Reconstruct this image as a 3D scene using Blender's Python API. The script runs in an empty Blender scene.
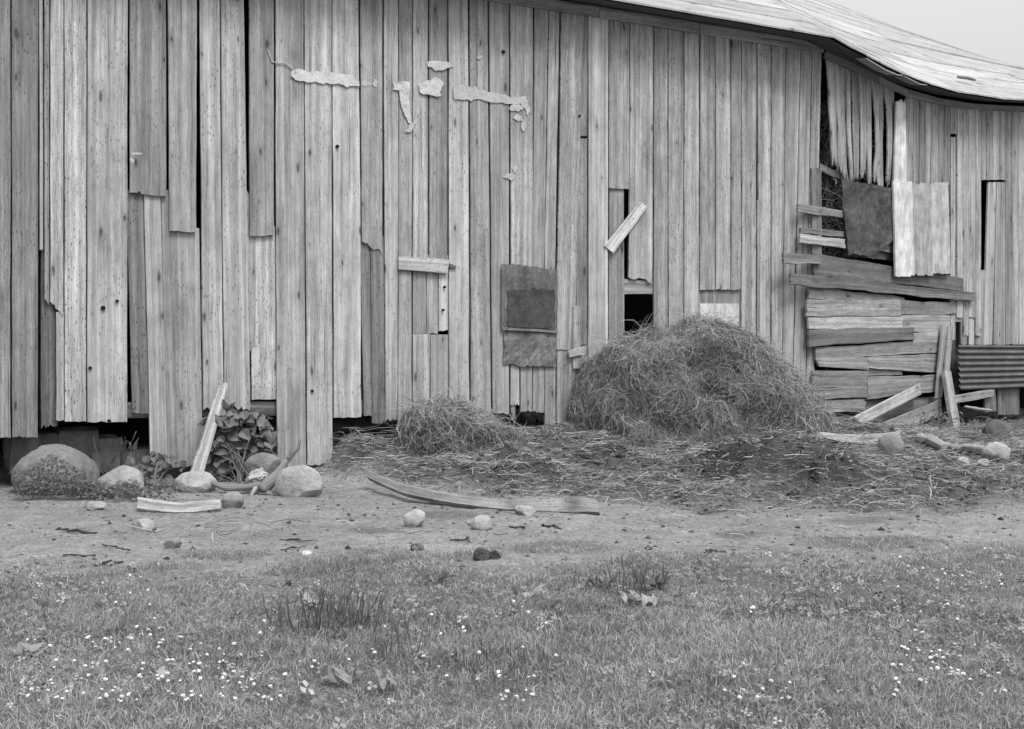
import bpy, bmesh, math
import numpy as np
from mathutils import Vector

# ------------------------------------------------------------------ camera, sky, sun, exposure
F, CX, HY, H = 1200.0, 512.0, 340.0, 1.3      # focal length in px, principal column, horizon row, eye height
scene = bpy.context.scene
cam_data = bpy.data.cameras.new("camera")
cam = bpy.data.objects.new("camera", cam_data)
scene.collection.objects.link(cam)
cam.location = (0, 0, H)
cam.rotation_euler = (math.radians(90), 0, 0)
cam_data.sensor_width = 36.0
cam_data.lens = F / 1024.0 * 36.0
cam_data.shift_y = -(364.5 - HY) / 1024.0
cam_data.clip_end = 2000
cam_data.clip_start = 0.05
scene.camera = cam

SUN_EL, SUN_AZ = math.radians(58), math.radians(32)     # azimuth: to the right of straight behind the camera
world = bpy.data.worlds.new("World")
scene.world = world
world.use_nodes = True
wt = world.node_tree
wt.nodes.clear()
sky = wt.nodes.new('ShaderNodeTexSky')
sky.sky_type = 'NISHITA'
sky.sun_disc = False
sky.sun_elevation = SUN_EL
sky.sun_rotation = math.pi - SUN_AZ
sky.air_density = 1.0
sky.dust_density = 6.0
sky.ozone_density = 1.0
bw = wt.nodes.new('ShaderNodeRGBToBW')                   # black-and-white film: a neutral sky
bg = wt.nodes.new('ShaderNodeBackground')
bg.inputs['Strength'].default_value = 0.12
wo = wt.nodes.new('ShaderNodeOutputWorld')
wt.links.new(sky.outputs['Color'], bw.inputs['Color'])
# a bright cloud layer over the clear sky, three times as bright overhead as at the horizon (overcast law)
wtc = wt.nodes.new('ShaderNodeTexCoord')
wsep = wt.nodes.new('ShaderNodeSeparateXYZ')
wrg = wt.nodes.new('ShaderNodeMapRange')
for k_, v_ in (('From Min', 0.0), ('From Max', 1.0), ('To Min', 1.9), ('To Max', 7.6)):
    wrg.inputs[k_].default_value = v_
wadd = wt.nodes.new('ShaderNodeMath'); wadd.operation = 'ADD'
wmul = wt.nodes.new('ShaderNodeMath'); wmul.operation = 'MULTIPLY'; wmul.inputs[1].default_value = 0.3
wt.links.new(wtc.outputs['Generated'], wsep.inputs['Vector'])
wt.links.new(wsep.outputs['Z'], wrg.inputs['Value'])
wt.links.new(bw.outputs['Val'], wmul.inputs[0])
wt.links.new(wmul.outputs[0], wadd.inputs[0])
wt.links.new(wrg.outputs['Result'], wadd.inputs[1])
wt.links.new(wadd.outputs[0], bg.inputs['Color'])
wt.links.new(bg.outputs['Background'], wo.inputs['Surface'])

sun_data = bpy.data.lights.new("sun", 'SUN')
sun_data.energy = 1.5
sun_data.angle = math.radians(18)
sun_data.color = (1, 1, 1)
sun = bpy.data.objects.new("sun", sun_data)
scene.collection.objects.link(sun)
to_sun = Vector((math.sin(SUN_AZ) * math.cos(SUN_EL), -math.cos(SUN_AZ) * math.cos(SUN_EL), math.sin(SUN_EL)))
sun.rotation_euler = to_sun.to_track_quat('Z', 'Y').to_euler()
sun.location = (6, -8, 14)

scene.view_settings.view_transform = 'Standard'
scene.view_settings.look = 'None'
scene.view_settings.gamma = 1.0
scene.view_settings.use_curve_mapping = False
scene.view_settings.exposure = 0.72

R = np.random.default_rng(7)
col = scene.collection

# ------------------------------------------------------------------ helpers
def tag(o, label=None, cat=None, group=None, kind=None):
    if label: o['label'] = label
    if cat: o['category'] = cat
    group = group or {'boulder': 'boulders at the foot of the barn', 'stone': 'small stones in the yard', 'clod': 'dark clods of earth', 'stick': 'sticks and chips lying about',
                      'log': 'row of logs at the far right', 'grass tuft': 'tufts of taller grass', 'weed': 'broad-leaved weeds in the grass', 'paper scrap': 'scraps in the grass', 'post': 'leaning posts at the end of the patched wall', 'straw heap': 'straw heaps against the barn'}.get(cat)
    if group: o['group'] = group
    if kind: o['kind'] = kind
    return o

def empty(name, loc, label=None, cat=None, group=None):
    o = bpy.data.objects.new(name, None)
    col.objects.link(o)
    o.location = Vector(loc)
    o.empty_display_size = 0.1
    return tag(o, label, cat, group)

class MB:
    """collects vertices, faces, a grey tone and a UV per vertex; build() links them as ONE mesh object"""
    def __init__(self):
        self.v, self.f, self.t, self.uv, self.n = [], [], [], [], 0
    def add(self, verts, faces, tone, uv=None):
        verts = np.asarray(verts, float).reshape(-1, 3)
        k = len(verts)
        self.v.append(verts)
        self.f.extend([tuple(int(i) + self.n for i in fc) for fc in faces])
        self.t.append(np.broadcast_to(np.asarray(tone, float), (k,)).copy())
        self.uv.append(np.zeros((k, 2)) if uv is None else np.asarray(uv, float).reshape(-1, 2))
        self.n += k
    def build(self, name, mat, parent=None, base=None, smooth=False):
        v = np.concatenate(self.v); t = np.concatenate(self.t); uv = np.concatenate(self.uv)
        if parent is not None:
            p = parent
            off = np.zeros(3)
            while p is not None:
                off += np.array(p.location); p = p.parent
            loc = (0, 0, 0)
        else:
            off = np.array([v[:, 0].mean(), v[:, 1].mean(), v[:, 2].min()]) if base is None else np.array(base, float)
            loc = tuple(off)
        me = bpy.data.meshes.new(name)
        me.from_pydata((v - off).tolist(), [], self.f)
        a = me.attributes.new('tone', 'FLOAT', 'POINT')
        a.data.foreach_set('value', t.astype(np.float32))
        ul = me.uv_layers.new(name='UVMap')
        li = np.zeros(len(me.loops), np.int32)
        me.loops.foreach_get('vertex_index', li)
        ul.data.foreach_set('uv', uv[li].astype(np.float32).ravel())
        if smooth:
            me.polygons.foreach_set('use_smooth', np.ones(len(me.polygons), bool))
        me.materials.append(mat)
        me.update()
        o = bpy.data.objects.new(name, me)
        col.objects.link(o)
        o.location = loc
        if parent is not None:
            o.parent = parent
        return o

def quadmesh(name, V, Q, tone, mat, base=(0, 0, 0), parent=None, smooth=False):
    """fast path for very many quads (V n*3, Q m*4)"""
    me = bpy.data.meshes.new(name)
    V = np.asarray(V, np.float32) - np.asarray(base, np.float32)
    m, k = Q.shape
    me.vertices.add(len(V)); me.vertices.foreach_set('co', V.astype(np.float32).ravel())
    me.loops.add(m * k); me.loops.foreach_set('vertex_index', Q.astype(np.int32).ravel())
    me.polygons.add(m); me.polygons.foreach_set('loop_start', np.arange(m, dtype=np.int32) * k)
    if smooth:
        me.polygons.foreach_set('use_smooth', np.ones(m, bool))
    me.update(calc_edges=True)
    a = me.attributes.new('tone', 'FLOAT', 'POINT')
    a.data.foreach_set('value', np.asarray(tone, np.float32))
    me.materials.append(mat)
    o = bpy.data.objects.new(name, me)
    col.objects.link(o)
    if parent is not None:
        o.parent = parent
    else:
        o.location = base
    return o

def vnoise(x, y, seed=0):
    """value noise, vectorised, about -1..1"""
    x = np.asarray(x, float); y = np.asarray(y, float)
    xi = np.floor(x).astype(np.int64); yi = np.floor(y).astype(np.int64)
    fx = x - xi; fy = y - yi
    fx = fx * fx * (3 - 2 * fx); fy = fy * fy * (3 - 2 * fy)
    def h(a, b):
        n = (a * 374761393 + b * 668265263 + seed * 1442695041) & 0x7fffffff
        n = ((n ^ (n >> 13)) * 1274126177) & 0x7fffffff
        return ((n ^ (n >> 16)) & 0xffff) / 32767.5 - 1
    return (h(xi, yi) * (1 - fx) + h(xi + 1, yi) * fx) * (1 - fy) + (h(xi, yi + 1) * (1 - fx) + h(xi + 1, yi + 1) * fx) * fy

def fbm(x, y, seed=0, o=4):
    s, a = 0.0, 0.5
    for i in range(o):
        s = s + a * vnoise(x * 2 ** i, y * 2 ** i, seed + i * 17); a *= 0.5
    return s

def smooth01(t):
    t = np.clip(t, 0, 1)
    return t * t * (3 - 2 * t)

# ------------------------------------------------------------------ where the walls stand
def ray(px, py):
    return np.array([(px - CX) / F, 1.0, -(py - HY) / F])

EYE = np.array([0, 0, H])
KA = 1.0 / (11.56 * 2350.0)
def depth_main(px): return 1.0 / (KA * (2650.0 - px))
def at(px, Y, z=0.0): return np.array([(px - CX) / F * Y, Y, z])
PC = at(822, depth_main(822))                            # foot of the corner between barn and wing
P0 = at(22, depth_main(22))
E1 = (P0 - PC) / np.linalg.norm(P0 - PC)                 # along the barn wall, leftwards
YW = PC[1] * (1880 - 822) / (1880 - 1005)
P2 = at(1005, YW)
E2 = (P2 - PC) / np.linalg.norm(P2 - PC)                 # along the wing wall, rightwards
N1 = np.array([E1[1], -E1[0], 0]); N1 *= -np.sign(N1 @ PC)
N2 = np.array([E2[1], -E2[0], 0]); N2 *= -np.sign(N2 @ PC)
UP = np.array([0, 0, 1.0])

def onplane(px, py, N, off):
    d = ray(px, py)
    t = ((PC + N * off - EYE) @ N) / (d @ N)
    return EYE + d * t
def W1(px, py, off=0.0): return onplane(px, py, N1, off)   # a point of the barn wall
def W2(px, py, off=0.0): return onplane(px, py, N2, off)   # a point of the wing wall
def W1z(px, z, off=0.0):
    p = W1(px, HY, off); return np.array([p[0], p[1], z])

# ------------------------------------------------------------------ materials (a black-and-white photograph: greys)
def newmat(name):
    m = bpy.data.materials.new(name); m.use_nodes = True
    nt = m.node_tree; nt.nodes.clear()
    out = nt.nodes.new('ShaderNodeOutputMaterial')
    b = nt.nodes.new('ShaderNodeBsdfPrincipled')
    b.inputs['Roughness'].default_value = 0.85
    b.inputs['Specular IOR Level'].default_value = 0.25
    nt.links.new(b.outputs['BSDF'], out.inputs['Surface'])
    return m, nt, b
def N(nt, typ, **kw):
    n = nt.nodes.new(typ)
    for k, v in kw.items(): setattr(n, k, v)
    return n
def mapping(nt, src, scale, loc=(0, 0, 0)):
    mp = N(nt, 'ShaderNodeMapping')
    mp.inputs['Scale'].default_value = scale
    mp.inputs['Location'].default_value = loc
    nt.links.new(src, mp.inputs['Vector'])
    return mp.outputs['Vector']
def noise(nt, vec, scale=1.0, detail=4.0, rough=0.55, dist=0.0):
    n = N(nt, 'ShaderNodeTexNoise')
    n.inputs['Scale'].default_value = scale; n.inputs['Detail'].default_value = detail
    n.inputs['Roughness'].default_value = rough; n.inputs['Distortion'].default_value = dist
    nt.links.new(vec, n.inputs['Vector'])
    return n.outputs['Fac']
def rng(nt, val, a, b, c, d, clamp=True):
    n = N(nt, 'ShaderNodeMapRange'); n.clamp = clamp
    for i, x in zip(('From Min', 'From Max', 'To Min', 'To Max'), (a, b, c, d)):
        n.inputs[i].default_value = x
    nt.links.new(val, n.inputs['Value'])
    return n.outputs['Result']
def mth(nt, op, a, b=None):
    n = N(nt, 'ShaderNodeMath'); n.operation = op
    for i, x in enumerate((a, b)):
        if x is None: continue
        if isinstance(x, (int, float)): n.inputs[i].default_value = x
        else: nt.links.new(x, n.inputs[i])
    return n.outputs[0]
def attr(nt, name='tone'):
    n = N(nt, 'ShaderNodeAttribute'); n.attribute_name = name
    return n.outputs['Fac']
def bump(nt, b, h, strength, dist):
    n = N(nt, 'ShaderNodeBump')
    n.inputs['Strength'].default_value = strength; n.inputs['Distance'].default_value = dist
    nt.links.new(h, n.inputs['Height']); nt.links.new(n.outputs['Normal'], b.inputs['Normal'])
def grey(nt, b, val): nt.links.new(val, b.inputs['Base Color'])

def wood_material(name, contrast=1.0, flecks=True):
    m, nt, b = newmat(name)
    uv = N(nt, 'ShaderNodeUVMap').outputs['UV']
    wn = N(nt, 'ShaderNodeTexNoise'); wn.inputs['Scale'].default_value = 1.0; wn.inputs['Detail'].default_value = 3
    nt.links.new(mapping(nt, uv, (6, 3, 1), (5, 9, 0)), wn.inputs['Vector'])
    wsub = N(nt, 'ShaderNodeVectorMath'); wsub.operation = 'SUBTRACT'; wsub.inputs[1].default_value = (.5, .5, .5)
    nt.links.new(wn.outputs['Color'], wsub.inputs[0])
    wmu = N(nt, 'ShaderNodeVectorMath'); wmu.operation = 'MULTIPLY'; wmu.inputs[1].default_value = (.035, .10, 0)
    nt.links.new(wsub.outputs[0], wmu.inputs[0])
    wad = N(nt, 'ShaderNodeVectorMath'); wad.operation = 'ADD'
    nt.links.new(uv, wad.inputs[0]); nt.links.new(wmu.outputs[0], wad.inputs[1])
    uw = wad.outputs[0]
    fibre = noise(nt, mapping(nt, uv, (170, 5.0, 1)), 1, 6, 0.7)
    streak = noise(nt, mapping(nt, uw, (30, 0.5, 1)), 1, 4, 0.6, 0.2)
    groove = noise(nt, mapping(nt, uv, (17, 0.16, 1), (8.8, 3, 0)), 1, 2, 0.5)
    broad = noise(nt, mapping(nt, uv, (7, 0.8, 1)), 1, 3, 0.5, 0.6)
    blotch = noise(nt, mapping(nt, uv, (9, 5, 1)), 1, 6, 0.7)
    crack = noise(nt, mapping(nt, uv, (55, 0.7, 1), (3.3, 7.1, 0)), 1, 3, 0.5, 0.2)
    speck = noise(nt, mapping(nt, uv, (120, 75, 1)), 1, 2, 0.7)
    wear = noise(nt, mapping(nt, uv, (2.2, 0.7, 1), (31, 17, 0)), 1, 5, 0.65)
    perg = rng(nt, noise(nt, mapping(nt, uv, (0.8, 0.03, 1), (61, 13, 0)), 1, 1), .36, .64, .30, 1.35)
    def vary(val, lo, hi, amp):
        c = mth(nt, 'MULTIPLY', rng(nt, val, lo, hi, -amp, amp), perg)
        return mth(nt, 'ADD', 1.0, c)
    v = mth(nt, 'MULTIPLY', attr(nt), vary(fibre, 0.3, 0.7, .40 * contrast))
    v = mth(nt, 'MULTIPLY', v, rng(nt, streak, 0.3, 0.7, 1 - .34 * contrast, 1 + .28 * contrast))
    v = mth(nt, 'MULTIPLY', v, rng(nt, groove, 0.42, 0.58, 1 - .13 * contrast, 1 + .10 * contrast))
    v = mth(nt, 'MULTIPLY', v, rng(nt, broad, 0.3, 0.7, 1 - .2 * contrast, 1 + .16 * contrast))
    v = mth(nt, 'MULTIPLY', v, rng(nt, blotch, 0.3, 0.72, 1.12, 1 - .2 * contrast))
    v = mth(nt, 'MULTIPLY', v, vary(speck, 0.25, 0.75, .32))
    v = mth(nt, 'MULTIPLY', v, rng(nt, wear, 0.54, 0.70, 1.0, 0.66))
    stain = noise(nt, mapping(nt, uw, (16, 1.1, 1), (77, 5, 0)), 1, 5, 0.7, 0.4)
    v = mth(nt, 'MULTIPLY', v, rng(nt, stain, 0.60, 0.70, 1.0, 0.70))
    perb = noise(nt, mapping(nt, uv, (0.7, 0.03, 1), (4, 44, 0)), 1, 1)
    ck = rng(nt, crack, 0.66, 0.71, 1.0, 0.40)
    v = mth(nt, 'MULTIPLY', v, ck)
    # knots: irregular dark hearts, few and of different sizes, with a smear of stained grain
    kv = N(nt, 'ShaderNodeTexVoronoi'); kv.voronoi_dimensions = '2D'; kv.inputs['Scale'].default_value = 1
    nt.links.new(mapping(nt, uw, (4.1, 1.5, 1), (.7, .2, 0)), kv.inputs['Vector'])
    sep = N(nt, 'ShaderNodeSeparateColor'); nt.links.new(kv.outputs['Color'], sep.inputs['Color'])
    size = rng(nt, sep.outputs[1], 0, 1, 0.22, 1.35)
    rel = mth(nt, 'DIVIDE', kv.outputs['Distance'], size)
    heart = rng(nt, mth(nt, 'ADD', rel, mth(nt, 'MULTIPLY', speck, 0.05)), 0.055, 0.10, 0.33, 1.0)
    smear = rng(nt, rel, 0.06, 0.26, 0.82, 1.0)
    gate = mth(nt, 'GREATER_THAN', sep.outputs[0], 0.52)
    kn = mth(nt, 'SUBTRACT', 1.0, mth(nt, 'MULTIPLY', gate, mth(nt, 'SUBTRACT', 1.0, mth(nt, 'MULTIPLY', heart, smear))))
    v = mth(nt, 'MULTIPLY', v, kn)
    if flecks:
        fv = N(nt, 'ShaderNodeTexVoronoi'); fv.voronoi_dimensions = '2D'; fv.inputs['Scale'].default_value = 1
        nt.links.new(mapping(nt, uv, (42, 13, 1)), fv.inputs['Vector'])
        s2 = N(nt, 'ShaderNodeSeparateColor'); nt.links.new(fv.outputs['Color'], s2.inputs['Color'])
        g2 = mth(nt, 'GREATER_THAN', s2.outputs[0], 0.70)
        fl = rng(nt, fv.outputs['Distance'], 0.12, 0.22, 0.62, 0.0)
        patchy = mth(nt, 'MULTIPLY', rng(nt, noise(nt, mapping(nt, uv, (3, 1.2, 1)), 1, 2), 0.4, 0.6, 0.25, 1.0), rng(nt, perb, .32, .58, .45, 1.2, False))
        v = mth(nt, 'MULTIPLY', v, mth(nt, 'SUBTRACT', 1.0, mth(nt, 'MULTIPLY', mth(nt, 'MULTIPLY', g2, patchy), fl)))
    grey(nt, b, v)
    h = mth(nt, 'ADD', mth(nt, 'MULTIPLY', fibre, 0.6), mth(nt, 'ADD', mth(nt, 'ADD', streak, mth(nt, 'MULTIPLY', groove, 2.0)), ck))
    bump(nt, b, h, 0.5, 0.007)
    b.inputs['Roughness'].default_value = 0.8
    return m

M_WOOD = wood_material('weathered_wood')
M_ROUGH = wood_material('rough_wood', 1.5)
M_ROOF = wood_material('roof_boards', 0.6, False)

def soft_material(name, scales, amp, bumpd=0.01, coord='Object', rough=0.9, spec=0.2):
    """tone attribute times layered noise"""
    m, nt, b = newmat(name)
    c = N(nt, 'ShaderNodeTexCoord').outputs[coord]
    v = attr(nt); hs = None
    for s, a in zip(scales, amp):
        n = noise(nt, mapping(nt, c, (s, s, s) if not isinstance(s, tuple) else s), 1, 5, 0.62)
        v = mth(nt, 'MULTIPLY', v, rng(nt, n, 0.3, 0.7, 1 - a, 1 + a))
        hs = n if hs is None else mth(nt, 'ADD', hs, n)
    grey(nt, b, v)
    if bumpd: bump(nt, b, hs, 0.7, bumpd)
    b.inputs['Roughness'].default_value = rough
    b.inputs['Specular IOR Level'].default_value = spec
    return m

M_STONE = soft_material('fieldstone', (4, 20, 90), (.3, .18, .2), 0.014)
M_DIRT = soft_material('packed_dirt', (0.9, 5, 22, 60, 140), (.16, .2, .28, .38, .4), 0.035)
M_TAR = soft_material('tar_paper', (3.5, (30, 30, 5), 24, 110), (.42, .2, .25, .25), 0.01)
M_PALE = soft_material('pale_board', ((9, 9, 2), 6, (40, 40, 5), 70), (.26, .26, .22, .16), 0.012)
M_PAPER = soft_material('torn_paper', (9, 30, 90), (.12, .14, .12), 0.004)
M_METAL = soft_material('rusted_metal', (4, 30), (.3, .25), 0.003, rough=0.6, spec=0.4)
M_DARK = soft_material('dark_timber', (6, 40), (.25, .25), 0.01)
M_HEAP = soft_material('matted_straw', (4, 22, 90), (.3, .4, .4), 0.03)

def tone_material(name, spec=0.2, rough=0.75, trans=0.0):
    m, nt, b = newmat(name)
    grey(nt, b, attr(nt))
    b.inputs['Roughness'].default_value = rough
    b.inputs['Specular IOR Level'].default_value = spec
    if trans:
        out = [n for n in nt.nodes if n.type == 'OUTPUT_MATERIAL'][0]
        tr = N(nt, 'ShaderNodeBsdfTranslucent'); nt.links.new(attr(nt), tr.inputs['Color'])
        mix = N(nt, 'ShaderNodeMixShader'); mix.inputs[0].default_value = trans
        nt.links.new(b.outputs['BSDF'], mix.inputs[1]); nt.links.new(tr.outputs['BSDF'], mix.inputs[2])
        nt.links.new(mix.outputs[0], out.inputs['Surface'])
    return m
M_STRAW = tone_material('straw')
M_GRASS = tone_material('grass_blades', 0.3, 0.6, 0.3)
M_LEAF = tone_material('leaf', 0.35, 0.55, 0.2)
M_FLOWER = tone_material('clover_white', 0.1, 0.9)

# ------------------------------------------------------------------ a board: closed, cupped, worn at its ends
def board(mb, tl, tr, br, bl, n, th=0.024, tone=0.3, rag_t=0.0, rag_b=0.010, cup=0.003, wave=0.003, nc=9, step=0.12, bow=0.0):
    tl, tr, br, bl, n = [np.asarray(a, float) for a in (tl, tr, br, bl, n)]
    L = 0.5 * (np.linalg.norm(bl - tl) + np.linalg.norm(br - tr))
    Wd = 0.5 * (np.linalg.norm(tr - tl) + np.linalg.norm(br - bl))
    if max(rag_t, rag_b) > 0.012: nc = 15
    nr = max(4, int(L / step) + 2)
    e = min(0.2, 0.005 / max(Wd, 1e-3))
    u = np.concatenate([[0], np.linspace(e, 1 - e, nc - 2), [1]])
    v = np.linspace(0, 1, nr)
    U, V = np.meshgrid(u, v)
    sd = R.uniform(0, 1000)
    rt = np.abs(fbm(u * 5 + sd, np.full_like(u, sd), 3)) * 2.2 * rag_t / L
    rb = np.abs(fbm(u * 5 + sd, np.full_like(u, sd + 9), 5)) * 2.2 * rag_b / L + (u - .5) * R.uniform(-1, 1) * min(rag_b, .02) / L
    VV = rt + (1 - rt - rb) * V if True else V
    lat = (tr - tl); lat = lat / np.linalg.norm(lat)
    P = (tl * 1.0)[None, None] * ((1 - U) * (1 - VV))[..., None] + tr[None, None] * (U * (1 - VV))[..., None] \
        + bl[None, None] * ((1 - U) * VV)[..., None] + br[None, None] * (U * VV)[..., None]
    w = wave * (fbm(V * L * 1.7 + sd, U * 0 + 1.5, 8) * (1 - U) + fbm(V * L * 1.7 + sd, U * 0 + 5.5, 9) * U) * 2
    P = P + lat * w[..., None]
    o = cup * R.uniform(-1, 1) * 4 * U * (1 - U) + 0.004 * fbm(V * L * .8 + sd, U * 2, 4) + 0.006 * (U - .5) * fbm(V * L * .7 + sd, U * 0 + 3, 6)
    o = o + bow * 4 * V * (1 - V)
    edge = (U < 1e-6) | (U > 1 - 1e-6) | (V < 1e-6) | (V > 1 - 1e-6)
    o = o - edge * 0.004
    Pf = P + n * o[..., None]
    Pb = P + n * (o - th)[..., None]
    us, vs = R.uniform(0, 40, 2)
    uv = np.stack([U * Wd + us, VV * L + vs], -1)
    c = len(u)
    fs = []
    for i in range(nr - 1):
        for j in range(c - 1):
            a = i * c + j
            fs.append((a, a + c, a + c + 1, a + 1))
    k = nr * c
    for i in range(nr - 1):
        for j in range(c - 1):
            a = k + i * c + j
            fs.append((a, a + 1, a + c + 1, a + c))
    loop = list(range(c)) + [i * c + c - 1 for i in range(1, nr)] + [(nr - 1) * c + j for j in range(c - 2, -1, -1)] + [i * c for i in range(nr - 2, 0, -1)]
    for q in range(len(loop)):
        a, b2 = loop[q], loop[(q + 1) % len(loop)]
        fs.append((a, b2, b2 + k, a + k))
    # check winding once against n
    mb.add(np.concatenate([Pf.reshape(-1, 3), Pb.reshape(-1, 3)]), fs, tone * 1.12 * (R.uniform(.84, 1.0) if R.uniform() < .42 else R.uniform(.96, 1.17)), np.concatenate([uv.reshape(-1, 2)] * 2))

def vboard(mb, WF, xlt, xrt, yt, xlb, xrb, yb, tone=0.3, off=0.0, gap=0.45, ztop=None, **kw):
    """upright board given by its outline on a wall"""
    yl = yr = yt
    tl, tr = WF(xlt + gap, yt, off), WF(xrt - gap, yt, off)
    if ztop is not None:
        tl = WF(xlt + gap, HY, off); tl[2] = ztop(xlt) if callable(ztop) else ztop
        tr = WF(xrt - gap, HY, off); tr[2] = ztop(xrt) if callable(ztop) else ztop
    yb1, yb2 = yb if isinstance(yb, tuple) else (yb, yb)
    bl, br = WF(xlb + gap, yb1, off), WF(xrb - gap, yb2, off)
    board(mb, tl, tr, br, bl, N1 if WF is W1 else N2, tone=tone, **kw)

def hboard(mb, WF, q, tone=0.3, off=0.0, **kw):
    """level board: q = four outline corners, top-left, top-right, bottom-right, bottom-left"""
    P = [WF(x, y, off) for x, y in q]
    board(mb, P[3], P[0], P[1], P[2], N1 if WF is W1 else N2, tone=tone, **kw)

def patch(mb, outline, WF, off, th=0.006, tone=0.1, crumple=0.006, fine=0.06, rough=.03):
    """sheet cut to an outline, lightly crumpled, with thickness"""
    n = N1 if WF is W1 else N2
    pts = [WF(x, y, off) for x, y in outline]
    bm = bmesh.new()
    vs = [bm.verts.new(p) for p in pts]
    bm.faces.new(vs)
    bmesh.ops.triangulate(bm, faces=bm.faces[:])
    for _ in range(4):
        es = [e for e in bm.edges if e.calc_length() > fine]
        if not es: break
        bmesh.ops.subdivide_edges(bm, edges=es, cuts=1, use_grid_fill=False)
        bmesh.ops.triangulate(bm, faces=bm.faces[:])
    bm.verts.ensure_lookup_table()
    bound = [v.is_boundary for v in bm.verts]
    P = np.array([v.co for v in bm.verts])
    sd = R.uniform(0, 99)
    s = P @ (E1 if WF is W1 else E2)
    o = crumple * (fbm(s * 6 + sd, P[:, 2] * 6, 2) + .5 * fbm(s * 22 + sd, P[:, 2] * 22, 3)) * 2
    jit = (fbm(s * 24 + sd, P[:, 2] * 24, 5) * rough) * np.array(bound)
    P = P + n * o[:, None] + UP * jit[:, None] + (E1 if WF is W1 else E2) * np.roll(jit, 3)[:, None]
    fs = [[v.index for v in f.verts] for f in bm.faces]
    if fs and len(bm.faces):
        f0 = bm.faces[:][0]
    k = len(P)
    allf = [tuple(f) for f in fs] + [tuple(i + k for i in reversed(f)) for f in fs]
    for e in bm.edges:
        if e.is_boundary:
            a, b2 = e.verts[0].index, e.verts[1].index
            allf.append((a, b2, b2 + k, a + k))
    bm.free()
    mb.add(np.concatenate([P, P - n * th]), allf, tone, np.concatenate([np.stack([s, P[:, 2]], -1)] * 2))

def tube(mb, pts, radii, tone, seg=8):
    pts = np.asarray(pts, float); n = len(pts)
    T = np.gradient(pts, axis=0); T /= np.linalg.norm(T, axis=1)[:, None] + 1e-9
    ref = np.array([0.31, 0.17, 0.93])
    A = np.cross(T, ref); A /= np.linalg.norm(A, axis=1)[:, None] + 1e-9
    B = np.cross(T, A)
    ang = np.linspace(0, 2 * np.pi, seg, endpoint=False)
    rad = np.asarray(radii, float)
    ring = pts[:, None] + rad[:, None, None] * (np.cos(ang)[None, :, None] * A[:, None] + np.sin(ang)[None, :, None] * B[:, None])
    fs = []
    for i in range(n - 1):
        for j in range(seg):
            a = i * seg + j; b2 = i * seg + (j + 1) % seg
            fs.append((a, b2, b2 + seg, a + seg))
    fs.append(tuple(range(seg - 1, -1, -1))); fs.append(tuple(range((n - 1) * seg, n * seg)))
    L = np.concatenate([[0], np.cumsum(np.linalg.norm(np.diff(pts, axis=0), axis=1))])
    uv = np.stack([np.broadcast_to(ang[None] * .05, (n, seg)), np.broadcast_to(L[:, None], (n, seg))], -1) + R.uniform(0, 20)
    mb.add(ring, fs, tone, uv)

# ------------------------------------------------------------------ the ground
_spx = np.linspace(-400, 822, 300)
_ss = np.array([(W1(p, HY) - PC) @ E1 for p in _spx])
_wpx = np.linspace(822, 1500, 200)
_ws = np.array([(W2(p, HY) - PC) @ E2 for p in _wpx])
APX = [-400, 60, 300, 328, 350, 400, 480, 600, 800, 840, 880, 930, 1005, 1500]
AVL = [0.0, .02, .02, .10, .30, .30, .27, .34, .33, .26, .16, .10, .06, .05]
def wallcoord(X, Y):
    rx, ry = X - PC[0], Y - PC[1]
    s1 = rx * E1[0] + ry * E1[1]; s2 = rx * E2[0] + ry * E2[1]
    d = np.maximum(rx * N1[0] + ry * N1[1], rx * N2[0] + ry * N2[1])
    px = np.where(s1 >= 0, np.interp(s1, _ss[::-1], _spx[::-1]), np.interp(s2, _ws, _wpx))
    return px, d
def manure_mask(X, Y):
    pX = X / np.maximum(Y, .1) * F + CX
    lim = 1560.0 / (np.interp(pX, [300, 330, 400, 500, 600, 700, 860, 960, 1024], [458, 484, 494, 500, 502, 512, 520, 514, 508]) - HY)
    px, d = wallcoord(X, Y)
    return smooth01((Y - lim + .6 * fbm(X * 1.3, Y * 1.3, 21)) / 1.0) * np.interp(pX, [318, 350], [0, 1]) * smooth01((d + 1.2) / .4)
def grass_mask(X, Y):
    pX = X / np.maximum(Y, .1) * F + CX
    lim = 1560.0 / (np.interp(pX, [0, 150, 260, 330, 420, 520, 640, 800, 1024], [570, 577, 590, 566, 553, 557, 551, 553, 546]) - HY)
    base = smooth01((lim + .25 + 0.9 * fbm(X * 1.0, Y * 1.0, 33) + .35 * fbm(X * 5, Y * 5, 35) - Y) / 0.9)
    py = HY + 1560.0 / np.maximum(Y, .1)
    isl = np.zeros_like(pX)
    for (cx, cy, rx, ry) in ((228, 556, 55, 6), (320, 573, 60, 9), (560, 548, 70, 7), (470, 556, 40, 5), (880, 543, 80, 8)):
        isl = np.maximum(isl, smooth01(1.3 - ((pX - cx) / rx) ** 2 - ((py - cy) / ry) ** 2 + .8 * fbm(X * 5, Y * 5, 36)) * .75)
    return np.maximum(base, isl)
def skirt(X, Y):
    n_ = .9 * fbm(X * 3, Y * 3, 61)
    a = 1.35 - ((X - 2.55) / .95) ** 2 - ((Y - 11.25) / .62) ** 2 + n_
    b = 1.2 - ((X - .05) / .62) ** 2 - ((Y - 10.75) / .42) ** 2 + n_
    c = 1.1 - ((X - .75) / .8) ** 2 - ((Y - 11.7) / .5) ** 2 + n_
    return np.maximum(np.maximum(smooth01(a), .8 * smooth01(b)), .6 * smooth01(c))
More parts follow.
